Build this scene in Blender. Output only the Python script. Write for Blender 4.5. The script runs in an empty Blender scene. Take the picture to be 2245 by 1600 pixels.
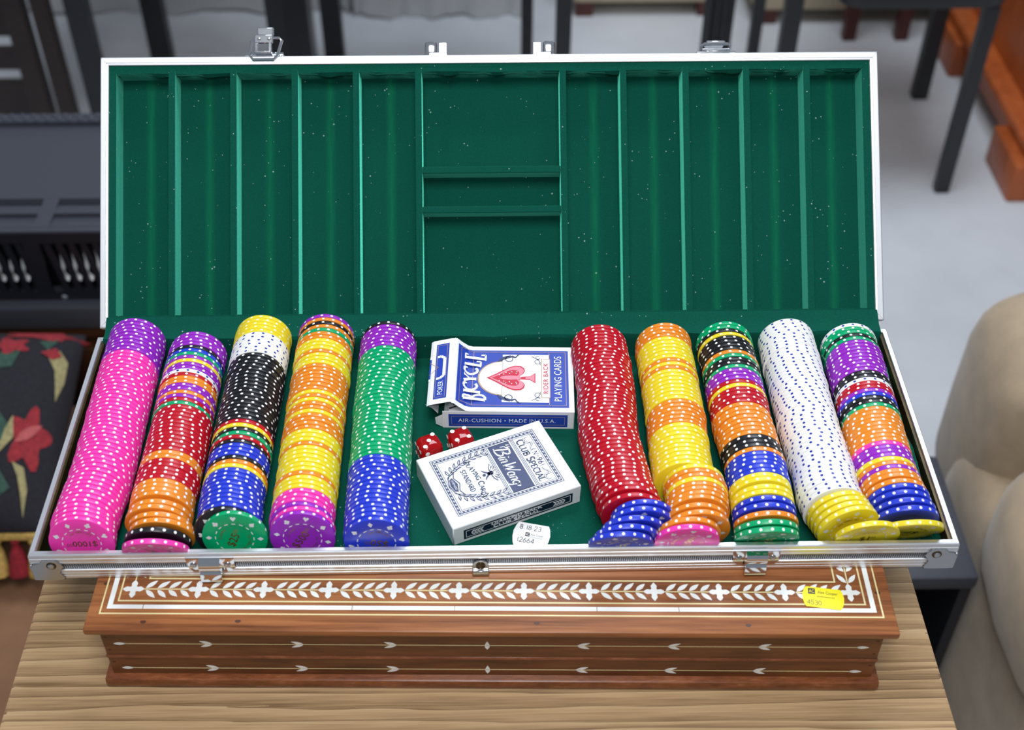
import bpy, bmesh, math, random
from mathutils import Matrix, Vector
random.seed(7)
S = bpy.context.scene
COL = S.collection
PI = math.pi
sin, cos = math.sin, math.cos

# ------------------------------------------------------------------ camera, light, exposure
cam = bpy.data.cameras.new('camera')
cam_o = bpy.data.objects.new('camera', cam)
COL.objects.link(cam_o)
PIT, YAW, ROLL = 0.75756, 0.01953, 0.00248
_fw = Vector((sin(YAW) * cos(PIT), cos(YAW) * cos(PIT), -sin(PIT)))
_rt = Vector((cos(YAW), -sin(YAW), 0))
_up = _rt.cross(_fw)
_r = _rt * cos(ROLL) + _up * sin(ROLL)
_u = -_rt * sin(ROLL) + _up * cos(ROLL)
_M = Matrix((_r, _u, -_fw)).transposed().to_4x4()
_M.translation = (-0.0002, -0.4861, 1.6127)
cam_o.matrix_world = _M
cam.sensor_width = 36
cam.lens = 45.30
cam.clip_start = 0.05
cam.dof.use_dof = True
cam.dof.focus_distance = 0.87
cam.dof.aperture_fstop = 7.5
S.camera = cam_o

w = bpy.data.worlds.new('world')
S.world = w
w.use_nodes = True
bg = w.node_tree.nodes['Background']
bg.inputs[0].default_value = (0.80, 0.88, 1.0, 1)
bg.inputs[1].default_value = 0.26


def area(name, loc, target, size, power, color=(1, 1, 1), sizey=None):
    l = bpy.data.lights.new(name, 'AREA')
    l.energy = power
    l.color = color
    l.size = size
    if sizey:
        l.shape = 'RECTANGLE'
        l.size_y = sizey
    o = bpy.data.objects.new(name, l)
    COL.objects.link(o)
    o.location = loc
    o.rotation_euler = (Vector(target) - Vector(loc)).to_track_quat('-Z', 'Y').to_euler()
    return o


area('ceiling_bounce', (0.0, -0.50, 2.75), (0, 0.12, 1.0), 0.7, 21)
area('flash', (0.0, -0.56, 1.80), (0, 0.12, 1.0), 0.10, 2.2)
area('background_fill', (0.5, 1.55, 3.0), (0.4, 2.1, 0), 1.2, 52, (0.84, 0.91, 1.0))  # added cool fill to brighten the background, not a real fixture
S.view_settings.view_transform = 'Standard'
S.view_settings.look = 'None'
S.view_settings.gamma = 1
S.view_settings.use_curve_mapping = False
S.view_settings.exposure = 0.0


# ------------------------------------------------------------------ materials
def lin(c):
    return tuple(((v / 255) / 12.92 if v / 255 <= 0.04045 else ((v / 255 + 0.055) / 1.055) ** 2.4) for v in c) + (1,)


class NT:
    def __init__(s, name):
        s.m = bpy.data.materials.new(name)
        s.m.use_nodes = True
        s.n = s.m.node_tree.nodes
        s.l = s.m.node_tree.links
        s.p = s.n['Principled BSDF']

    def set(s, **k):
        for a, b in k.items():
            s.p.inputs[a.replace('_', ' ')].default_value = b
        return s

    def add(s, t, **k):
        x = s.n.new(t)
        for a, b in k.items():
            setattr(x, a, b)
        return x

    def link(s, a, b):
        s.l.new(a, b)

    def math(s, op, a, b=None):
        x = s.add('ShaderNodeMath', operation=op)
        for i, v in enumerate((a, b)):
            if v is None:
                continue
            if isinstance(v, (int, float)):
                x.inputs[i].default_value = v
            else:
                s.link(v, x.inputs[i])
        return x.outputs[0]

    def coords(s, scale=(1, 1, 1), kind='Object'):
        t = s.add('ShaderNodeTexCoord')
        mp = s.add('ShaderNodeMapping')
        mp.inputs['Scale'].default_value = scale
        s.link(t.outputs[kind], mp.inputs[0])
        return mp.outputs[0]

    def noise(s, vec, scale, detail=4, rough=0.55):
        x = s.add('ShaderNodeTexNoise')
        x.inputs['Scale'].default_value = scale
        x.inputs['Detail'].default_value = detail
        x.inputs['Roughness'].default_value = rough
        s.link(vec, x.inputs['Vector'])
        return x.outputs['Fac']

    def ramp(s, fac, stops):
        x = s.add('ShaderNodeValToRGB')
        e = x.color_ramp.elements
        while len(e) < len(stops):
            e.new(0.5)
        for i, (p, c) in enumerate(stops):
            e[i].position = p
            e[i].color = c
        s.link(fac, x.inputs[0])
        return x.outputs[0]

    def mix(s, fac, a, b):
        x = s.add('ShaderNodeMix', data_type='RGBA')
        if isinstance(fac, (int, float)):
            x.inputs[0].default_value = fac
        else:
            s.link(fac, x.inputs[0])
        for i, v in ((6, a), (7, b)):
            if isinstance(v, tuple):
                x.inputs[i].default_value = v
            else:
                s.link(v, x.inputs[i])
        return x.outputs[2]

    def bump(s, h, strength, dist):
        b = s.add('ShaderNodeBump')
        b.inputs['Strength'].default_value = strength
        b.inputs['Distance'].default_value = dist
        s.link(h, b.inputs['Height'])
        s.link(b.outputs[0], s.p.inputs['Normal'])

    def base(s, sock):
        s.link(sock, s.p.inputs['Base Color'])


def plain(name, rgb, rough=0.5, metal=0.0, var=0.06, scale=40, bump=0.0, **k):
    t = NT(name)
    t.set(Roughness=rough, Metallic=metal, **k)
    c = lin(rgb)
    n = t.noise(t.coords(), scale)
    lo = tuple(v * (1 - var) for v in c[:3]) + (1,)
    hi = tuple(min(1, v * (1 + var)) for v in c[:3]) + (1,)
    t.base(t.ramp(n, [(0.3, lo), (0.7, hi)]))
    if bump:
        t.bump(n, 0.5, bump)
    return t.m


CHIP_RGB = dict(pink=(246, 62, 178), purple=(152, 42, 192), red=(190, 16, 38), orange=(234, 140, 40),
                blue=(40, 62, 204), green=(0, 168, 108), black=(30, 30, 36), yellow=(238, 218, 46), white=(243, 243, 240))


def chip_mat(name):
    t = NT(name + '_chip_plastic')
    t.set(Roughness=0.36)
    t.p.inputs['Specular IOR Level'].default_value = 0.45
    tc = t.add('ShaderNodeTexCoord')
    sp = t.add('ShaderNodeSeparateXYZ')
    t.link(tc.outputs['Object'], sp.inputs[0])
    x, y, z = sp.outputs
    a = t.math('MULTIPLY', t.math('ARCTAN2', x, z), 18 / (2 * PI))
    f = t.math('SUBTRACT', a, t.math('ROUND', a))
    arc = t.math('MULTIPLY', f, 2 * PI * 0.0195 / 18)
    d = t.math('SQRT', t.math('ADD', t.math('MULTIPLY', arc, arc), t.math('MULTIPLY', y, y)))
    rr = t.math('SQRT', t.math('ADD', t.math('MULTIPLY', x, x), t.math('MULTIPLY', z, z)))
    on = t.math('MULTIPLY', t.math('LESS_THAN', d, 0.00094), t.math('GREATER_THAN', rr, 0.0185))
    dot = {'white': (38, 58, 160), 'yellow': (255, 250, 215)}.get(name, (250, 250, 250))
    n = t.noise(t.coords(), 300)
    c = lin(CHIP_RGB[name])
    body = t.ramp(n, [(0.3, tuple(v * 0.95 for v in c[:3]) + (1,)), (0.7, c)])
    t.base(t.mix(on, body, lin(dot)))
    return t.m


def velvet_mat(name, streaks=()):
    t = NT(name)
    t.set(Roughness=0.9)
    t.p.inputs['Sheen Weight'].default_value = 1.0
    t.p.inputs['Sheen Roughness'].default_value = 0.32
    t.p.inputs['Sheen Tint'].default_value = (0.14, 1.0, 0.70, 1)
    t.p.inputs['Specular IOR Level'].default_value = 0.15
    co = t.coords()
    n1 = t.noise(co, 1800, 2)
    n2 = t.noise(t.coords((30, 3, 3)), 4, 4)
    a = t.ramp(n1, [(0.3, lin((0, 60, 52))), (0.7, lin((0, 84, 70)))])
    b = t.mix(t.math('MULTIPLY', n2, 0.55), a, lin((0, 84, 62)))
    if streaks:                                   # bands where the rims of stored chips have rubbed the pile
        sp = t.add('ShaderNodeSeparateXYZ')
        t.link(t.add('ShaderNodeTexCoord').outputs['Object'], sp.inputs[0])
        tot = None
        for c in streaks:
            d = t.math('ABSOLUTE', t.math('SUBTRACT', sp.outputs[0], c))
            s = t.math('MAXIMUM', t.math('SUBTRACT', 1.0, t.math('MULTIPLY', d, 1 / 0.0042)), 0.0)
            tot = s if tot is None else t.math('ADD', tot, s)
        tot = t.math('MULTIPLY', tot, t.math('MULTIPLY', t.noise(t.coords((160, 14, 14)), 3, 3), 1.1))
        b = t.mix(t.math('MULTIPLY', tot, 0.75), b, lin((8, 120, 78)))
    vo = t.add('ShaderNodeTexVoronoi')            # specks of lint
    vo.inputs['Scale'].default_value = 240
    t.link(co, vo.inputs['Vector'])
    size = t.math('MULTIPLY', t.math('MAXIMUM', t.math('SUBTRACT', t.noise(co, 75, 1), 0.40), 0.0), 0.42)
    lint = t.math('LESS_THAN', vo.outputs['Distance'], size)
    t.base(t.mix(t.math('MULTIPLY', lint, 0.5), b, lin((205, 225, 218))))
    t.bump(n1, 0.25, 0.0004)
    return t.m


def wood_mat(name, stops, grain=(2.5, 60, 60), rough=0.45, scale=3.0, fine=0.35, bump=0.0003):
    t = NT(name)
    t.set(Roughness=rough)
    n = t.noise(t.coords(grain), scale, 6, 0.6)
    f = t.noise(t.coords((grain[0] * 4, grain[1] * 5, grain[2] * 5)), scale, 3, 0.6)
    v = t.math('ADD', t.math('MULTIPLY', n, 1 - fine), t.math('MULTIPLY', f, fine))
    t.base(t.ramp(v, [(p, lin(c)) for p, c in stops]))
    t.bump(v, 0.4, bump)
    return t.m


def metal_mat(name, rgb, rough, brush=(1, 1, 1), amt=0.12, metal=1.0):
    t = NT(name)
    t.set(Metallic=metal, Base_Color=lin(rgb))
    n = t.noise(t.coords(brush), 60, 3)
    r = t.math('ADD', t.math('MULTIPLY', n, amt), rough - amt / 2)
    t.link(r, t.p.inputs['Roughness'])
    return t.m


M = {}
for k in CHIP_RGB:
    M['chip_' + k] = chip_mat(k)
DIV_U = [-0.2292, -0.1851, -0.1411, -0.0971, -0.0523, 0.0518, 0.0955, 0.1406, 0.1845, 0.2283]
_e = [-0.2695] + DIV_U[:5] + [None] + DIV_U[5:] + [0.2690]
STREAK = [(-0.2485), -0.2060, -0.1620, -0.1178, -0.0735, 0.0750, 0.1190, 0.1635, 0.2075, 0.2495]
M['velvet'] = velvet_mat('green_velvet')
M['velvet_worn'] = velvet_mat('green_velvet_worn', STREAK)
M['alu'] = metal_mat('brushed_aluminium', (236, 238, 242), 0.40, (2, 120, 120), 0.14)
M['alu_dark'] = metal_mat('seam_shadow_metal', (120, 128, 150), 0.4)
M['chrome'] = metal_mat('chrome', (225, 228, 232), 0.10, (1, 1, 1), 0.06)
M['chrome_worn'] = metal_mat('worn_nickel', (188, 190, 192), 0.26, (1, 1, 1), 0.14)
M['bronze'] = plain('brown_mirror_strip', (74, 60, 34), 0.25, 0.6, 0.35, 60)
M['shell'] = plain('case_core', (60, 60, 62), 0.6)
t = NT('diamond_embossed_panel')
t.set(Metallic=0.9, Roughness=0.32)
co = t.coords((1, 1, 1))
sp = t.add('ShaderNodeSeparateXYZ')
t.link(co, sp.inputs[0])
along = t.math('ADD', sp.outputs[0], sp.outputs[1])
p1 = t.math('SINE', t.math('MULTIPLY', t.math('ADD', along, sp.outputs[2]), 2400))
p2 = t.math('SINE', t.math('MULTIPLY', t.math('SUBTRACT', along, sp.outputs[2]), 2400))
pm = t.math('MULTIPLY', p1, p2)
t.base(t.ramp(pm, [(0.25, lin((70, 74, 84))), (0.6, lin((205, 208, 214)))]))
t.bump(pm, 0.5, 0.0003)
M['emboss'] = t.m
M['box_wood'] = wood_mat('polished_teak', [(0.30, (84, 46, 22)), (0.48, (140, 84, 46)), (0.62, (166, 106, 62)), (0.78, (114, 66, 36))], (2.0, 45, 45), 0.34)
M['box_wood_dark'] = wood_mat('teak_side', [(0.30, (62, 34, 18)), (0.50, (106, 62, 33)), (0.66, (124, 76, 42)), (0.8, (80, 46, 26))], (3.0, 22, 22), 0.36)
M['box_edge'] = wood_mat('teak_molding', [(0.30, (84, 42, 20)), (0.55, (130, 74, 42)), (0.75, (166, 110, 76))], (14, 60, 60), 0.3)
t = NT('weathered_pine')
t.set(Roughness=0.62)
wv = t.add('ShaderNodeTexWave', wave_type='BANDS', bands_direction='Y', wave_profile='SAW')
wv.inputs['Scale'].default_value = 34
wv.inputs['Distortion'].default_value = 16
wv.inputs['Detail'].default_value = 4
wv.inputs['Detail Scale'].default_value = 0.9
wv.inputs['Detail Roughness'].default_value = 0.6
t.link(t.coords((0.045, 1, 1)), wv.inputs['Vector'])
fine = t.noise(t.coords((5, 240, 60)), 4, 4)
wide = t.noise(t.coords((1.4, 9, 9)), 2, 4)
v = t.math('ADD', t.math('MULTIPLY', wv.outputs['Fac'], 0.30), t.math('ADD', t.math('MULTIPLY', fine, 0.42), t.math('MULTIPLY', wide, 0.38)))
t.base(t.ramp(v, [(0.30, lin((108, 80, 52))), (0.44, lin((152, 122, 86))), (0.60, lin((182, 150, 110))), (0.80, lin((198, 170, 130)))]))
t.bump(v, 0.35, 0.0003)
M['table_wood'] = t.m
M['bone'] = plain('inlaid_bone', (232, 236, 234), 0.35, 0, 0.05, 60)
M['cream'] = plain('inlaid_cream_line', (226, 214, 160), 0.4, 0, 0.05, 60)
M['nailhole'] = plain('dark_plug', (74, 38, 22), 0.5)
M['card'] = plain('white_card', (238, 240, 244), 0.5, 0, 0.02, 80)
M['card_wrap'] = plain('white_card_in_film', (236, 240, 242), 0.32, 0, 0.02, 80)
M['card_in'] = plain('grey_card_inside', (206, 208, 212), 0.6)
M['ink_blue'] = plain('print_royal_blue', (34, 66, 172), 0.5, 0, 0.05)
M['ink_navy'] = plain('print_navy', (34, 50, 98), 0.4, 0, 0.08, 300)
M['ink_navy_dark'] = plain('print_dark_navy', (18, 28, 52), 0.4, 0, 0.05)
M['ink_red'] = plain('print_red', (200, 24, 58), 0.5)
M['ink_pink'] = plain('print_pink_tint', (226, 134, 152), 0.5)
M['ink_gold'] = plain('print_gold', (178, 146, 110), 0.35)
M['ink_white'] = plain('print_white', (240, 242, 246), 0.5, 0, 0.02)
M['ink_black'] = plain('print_black', (24, 22, 26), 0.4)
M['foil'] = plain('gold_foil', (150, 112, 44), 0.3, 0.7, 0.25, 400)
M['foil_cream'] = plain('pale_gold_foil', (236, 214, 140), 0.3, 0.2, 0.15, 400)
M['mark'] = plain('suit_print', (225, 228, 232), 0.35, 0, 0.03)
M['tag_white'] = plain('white_paper_tag', (240, 242, 244), 0.5, 0, 0.02)
M['tag_yellow'] = plain('yellow_paper_tag', (246, 232, 0), 0.5, 0, 0.02)
t = NT('translucent_red_plastic')
t.set(Roughness=0.06)
t.p.inputs['Transmission Weight'].default_value = 0.6
t.p.inputs['IOR'].default_value = 1.45
t.base(t.ramp(t.noise(t.coords(), 90), [(0.3, lin((214, 10, 22))), (0.7, lin((244, 30, 40)))]))
M['dice'] = t.m
M['pip'] = plain('white_pip', (248, 248, 248), 0.4)
M['carpet'] = plain('grey_carpet', (204, 206, 210), 0.95, 0, 0.07, 5, 0.001)
M['wall'] = plain('painted_wall', (205, 206, 208), 0.9)
M['black_metal'] = plain('black_powder_coat', (34, 36, 40), 0.4, 0, 0.1, 60)
M['heater_metal'] = plain('black_enamel_lit', (66, 69, 78), 0.42, 0, 0.06, 200)  # lit copy of the black enamel: light from above put into the colour
M['heater_dark'] = plain('black_enamel', (30, 32, 40), 0.4, 0, 0.06, 200)
M['dark_wood'] = wood_mat('espresso_wood', [(0.3, (30, 22, 20)), (0.7, (52, 36, 32))], (4, 4, 30), 0.45)
M['brown_wood'] = wood_mat('brown_cabinet_wood', [(0.3, (50, 28, 12)), (0.7, (78, 44, 20))], (4, 30, 30), 0.5)
M['orange_wood'] = wood_mat('cherry_wood', [(0.3, (138, 62, 24)), (0.5, (170, 84, 36)), (0.7, (186, 98, 46))], (6, 6, 2), 0.35)
M['red_wood'] = wood_mat('red_brown_wood', [(0.3, (70, 30, 26)), (0.7, (92, 42, 34))], (6, 6, 2), 0.4)
M['suede'] = plain('taupe_suede', (170, 150, 124), 0.95, 0, 0.14, 26, 0.0008)
M['suede'].node_tree.nodes['Principled BSDF'].inputs['Sheen Weight'].default_value = 0.3
M['piping'] = plain('beige_piping', (190, 172, 138), 0.9)
M['tan_suede'] = plain('brown_suede', (132, 96, 70), 0.95, 0, 0.12, 20, 0.0008)
M['slipcover'] = plain('white_slipcover', (238, 238, 236), 0.95, 0, 0.04, 8)
M['beige'] = plain('beige_upholstery', (196, 182, 156), 0.95, 0, 0.05, 20)
M['floral'] = plain('black_floral_ground', (34, 32, 40), 0.95, 0, 0.25, 200, 0.0006)
M['fl_red'] = plain('woven_red', (148, 42, 50), 0.95, 0, 0.3, 160)
M['fl_green'] = plain('woven_green', (52, 80, 68), 0.95, 0, 0.3, 160)
M['fl_cream'] = plain('woven_cream', (160, 150, 106), 0.95, 0, 0.25, 160)
M['fl_rose'] = plain('woven_rose', (180, 88, 88), 0.95, 0, 0.25, 160)
M['fringe_red'] = plain('red_tassel_yarn', (140, 28, 40), 0.95, 0, 0.3, 200)
M['fringe_gold'] = plain('gold_tassel_yarn', (190, 156, 84), 0.95, 0, 0.3, 200)
M['dark_gap'] = plain('dark_interior', (10, 10, 12), 0.8)


# ------------------------------------------------------------------ mesh builder
class MB:
    def __init__(s):
        s.v, s.f, s.mi, s.mats = [], [], [], []

    def mid(s, m):
        if m not in s.mats:
            s.mats.append(m)
        return s.mats.index(m)

    def add(s, vs, fs, m=None):
        b = len(s.v)
        s.v += [tuple(v) for v in vs]
        k = s.mid(m) if m else 0
        for f in fs:
            s.f.append(tuple(i + b for i in f))
            s.mi.append(k)
        return s

    def box(s, x0, x1, y0, y1, z0, z1, m=None, bev=0.0, X=None):
        if bev <= 0:
            vs = [(x, y, z) for z in (z0, z1) for y in (y0, y1) for x in (x0, x1)]
            fs = [(0, 2, 3, 1), (4, 5, 7, 6), (0, 1, 5, 4), (2, 6, 7, 3), (0, 4, 6, 2), (1, 3, 7, 5)]
        else:
            bm = bmesh.new()
            bmesh.ops.create_cube(bm, size=1)
            for v in bm.verts:
                v.co = Vector(((x0 + x1) / 2 + v.co.x * (x1 - x0), (y0 + y1) / 2 + v.co.y * (y1 - y0), (z0 + z1) / 2 + v.co.z * (z1 - z0)))
            bmesh.ops.bevel(bm, geom=bm.edges[:], offset=bev, segments=2 if bev > 0.0012 else 1, affect='EDGES', profile=0.5)
            bm.verts.index_update()
            vs = [tuple(v.co) for v in bm.verts]
            fs = [tuple(v.index for v in f.verts) for f in bm.faces]
            bm.free()
        if X:
            vs = [tuple(X @ Vector(v)) for v in vs]
        return s.add(vs, fs, m)

    def prism(s, pts, z0, z1, m=None, X=None):
        n = len(pts)
        vs = [(x, y, z0) for x, y in pts] + [(x, y, z1) for x, y in pts]
        fs = [tuple(range(n - 1, -1, -1)), tuple(range(n, 2 * n))] + [(i, (i + 1) % n, n + (i + 1) % n, n + i) for i in range(n)]
        if X:
            vs = [tuple(X @ Vector(v)) for v in vs]
        return s.add(vs, fs, m)

    def tube(s, pts, r, m=None, n=8, closed=False, caps=True):
        pts = [Vector(p) for p in pts]
        N = len(pts)
        rs = r if isinstance(r, (list, tuple)) else [r] * N
        vs, fs = [], []
        prev = None
        for i, p in enumerate(pts):
            a = pts[(i - 1) % N] if (closed or i > 0) else pts[i]
            b = pts[(i + 1) % N] if (closed or i < N - 1) else pts[i]
            d = (b - a).normalized()
            if prev is None:
                prev = d.orthogonal().normalized()
            e = (prev - d * prev.dot(d)).normalized()
            prev = e
            g = d.cross(e)
            for k in range(n):
                an = 2 * PI * k / n
                vs.append(p + (e * cos(an) + g * sin(an)) * rs[i])
        R = N if closed else N - 1
        for i in range(R):
            for k in range(n):
                a, b = i * n + k, i * n + (k + 1) % n
                c, d = ((i + 1) % N) * n + (k + 1) % n, ((i + 1) % N) * n + k
                fs.append((a, b, c, d))
        if not closed and caps:
            fs += [tuple(range(n - 1, -1, -1)), tuple((N - 1) * n + k for k in range(n))]
        return s.add(vs, fs, m)

    def lathe(s, prof, n=32, m=None, X=None):
        """prof: (r, h) rings revolved about local Z; r 0 closes the end."""
        vs, fs, rows = [], [], []
        for r, h in prof:
            if r == 0:
                rows.append([len(vs)])
                vs.append((0, 0, h))
            else:
                rows.append(list(range(len(vs), len(vs) + n)))
                vs += [(r * cos(2 * PI * k / n), r * sin(2 * PI * k / n), h) for k in range(n)]
        for a, b in zip(rows, rows[1:]):
            for k in range(n):
                k2 = (k + 1) % n
                if len(a) == 1 and len(b) > 1:
                    fs.append((a[0], b[k2], b[k]))
                elif len(b) == 1 and len(a) > 1:
                    fs.append((a[k], a[k2], b[0]))
                elif len(a) > 1:
                    fs.append((a[k], a[k2], b[k2], b[k]))
        if X:
            vs = [tuple(X @ Vector(v)) for v in vs]
        return s.add(vs, fs, m)

    # flat print: polygons in a 2D frame mapped onto a surface
    def poly(s, pts, fmap, m=None):
        return s.add([fmap(x, y) for x, y in pts], [tuple(range(len(pts)))], m)

    def rect(s, x0, y0, x1, y1, fmap, m=None, nx=1):
        for i in range(nx):
            a, b = x0 + (x1 - x0) * i / nx, x0 + (x1 - x0) * (i + 1) / nx
            s.poly([(a, y0), (b, y0), (b, y1), (a, y1)], fmap, m)
        return s

    def frame(s, x0, y0, x1, y1, t, fmap, m=None, nx=1, ny=1):
        s.rect(x0, y0, x1, y0 + t, fmap, m, nx)
        s.rect(x0, y1 - t, x1, y1, fmap, m, nx)
        s.rect(x0, y0 + t, x0 + t, y1 - t, fmap, m)
        s.rect(x1 - t, y0 + t, x1, y1 - t, fmap, m)
        return s

    def stroke(s, pts, wd, fmap, m=None):
        for i in range(len(pts) - 1):
            (x0, y0), (x1, y1) = pts[i], pts[i + 1]
            w0 = wd[i] if isinstance(wd, (list, tuple)) else wd
            w1 = wd[i + 1] if isinstance(wd, (list, tuple)) else wd
            L = math.hypot(x1 - x0, y1 - y0) or 1e-9
            nx, ny = -(y1 - y0) / L / 2, (x1 - x0) / L / 2
            s.poly([(x0 + nx * w0, y0 + ny * w0), (x0 - nx * w0, y0 - ny * w0), (x1 - nx * w1, y1 - ny * w1), (x1 + nx * w1, y1 + ny * w1)], fmap, m)
        return s

    def mesh(s, name, smooth=False):
        me = bpy.data.meshes.new(name)
        me.from_pydata(s.v, [], s.f)
        for m in s.mats:
            me.materials.append(m)
        if len(s.mats) > 1:
            me.polygons.foreach_set('material_index', s.mi)
        if smooth:
            me.polygons.foreach_set('use_smooth', [True] * len(s.f))
            me.update()
            try:
                me.set_sharp_from_angle(angle=math.radians(38))
            except Exception:
                pass
        me.update()
        return me

    def obj(s, name, parent=None, loc=None, smooth=False, fix=True):
        me = s.mesh(name, smooth)
        if fix:
            bm = bmesh.new()
            bm.from_mesh(me)
            bmesh.ops.recalc_face_normals(bm, faces=bm.faces)
            bm.to_mesh(me)
            bm.free()
        return put(name, me, parent, loc)


def put(name, me, parent=None, loc=None):
    o = bpy.data.objects.new(name, me)
    COL.objects.link(o)
    if parent:
        o.parent = parent
    if loc:
        o.location = loc
    return o


def tag(o, label=None, cat=None, group=None, kind=None):
    for k, v in (('label', label), ('category', cat), ('group', group), ('kind', kind)):
        if v:
            o[k] = v
    return o


def empty(name, loc, label, cat, group=None, rz=0):
    o = bpy.data.objects.new(name, None)
    COL.objects.link(o)
    o.location = loc
    o.rotation_euler = (0, 0, rz)
    o.empty_display_size = 0.05
    return tag(o, label, cat, group)


def soft(name, me_mb, parent, levels=2, mat=None):
    o = me_mb.obj(name, parent, smooth=True)
    md = o.modifiers.new('smooth', 'SUBSURF')
    md.levels = md.render_levels = levels
    return o


# ------------------------------------------------------------------ lettering
_tc = {}


def glyphs(text, size, shear=0.0, weight=0.0, space=1.0):
    key = (text, size, shear, weight, space)
    if key not in _tc:
        cu = bpy.data.curves.new('lettering', 'FONT')
        cu.body = text
        cu.size = 1.0
        cu.shear = shear
        cu.offset = weight
        cu.space_character = space
        cu.resolution_u = 3
        cu.fill_mode = 'FRONT'
        ob = bpy.data.objects.new('lettering', cu)
        COL.objects.link(ob)
        dg = bpy.context.evaluated_depsgraph_get()
        me = bpy.data.meshes.new_from_object(ob.evaluated_get(dg))
        vs = [(v.co.x * size, v.co.y * size) for v in me.vertices]
        fs = [tuple(p.vertices) for p in me.polygons]
        bpy.data.objects.remove(ob)
        bpy.data.curves.remove(cu)
        bpy.data.meshes.remove(me)
        _tc[key] = (vs, fs)
    return _tc[key]


def text(mb, s, x, y, fmap, m, width=None, height=None, size=1.0, align='c', **k):
    """text with its box centred at (x, y), scaled to width and height when given"""
    vs, fs = glyphs(s, 1.0, **k)
    xs, ys = [v[0] for v in vs], [v[1] for v in vs]
    x0, x1, y0, y1 = min(xs), max(xs), min(ys), max(ys)
    sx = width / (x1 - x0) if width else None
    sy = height / (y1 - y0) if height else None
    if sx is None and sy is None:
        sx = sy = size
    sx = sx or sy
    sy = sy or sx
    ax = {'c': (x0 + x1) / 2, 'l': x0, 'r': x1}[align]
    return mb.add([fmap((a - ax) * sx + x, (b - (y0 + y1) / 2) * sy + y) for a, b in vs], fs, m)


def arc_text(mb, s, cx, cy, r, a_mid, fmap, m, height, span=None, inward=False, **k):
    """text along a circle; a_mid is the angle of its middle"""
    vs, fs = glyphs(s, 1.0, **k)
    xs, ys = [v[0] for v in vs], [v[1] for v in vs]
    x0, x1 = min(xs), max(xs)
    sy = height / 0.72
    sx = span * r / (x1 - x0) if span else sy
    out = []
    for a, b in vs:
        d = (a - (x0 + x1) / 2) * sx / r
        if inward:
            an, rr = a_mid + d, r - b * sy
        else:
            an, rr = a_mid - d, r + b * sy
        out.append(fmap(cx + rr * cos(an), cy + rr * sin(an)))
    return mb.add(out, fs, m)


def arc(cx, cy, rx, ry, a0, a1, n=10):
    return [(cx + rx * cos(math.radians(a0 + (a1 - a0) * i / n)), cy + ry * sin(math.radians(a0 + (a1 - a0) * i / n))) for i in range(n + 1)]


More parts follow.
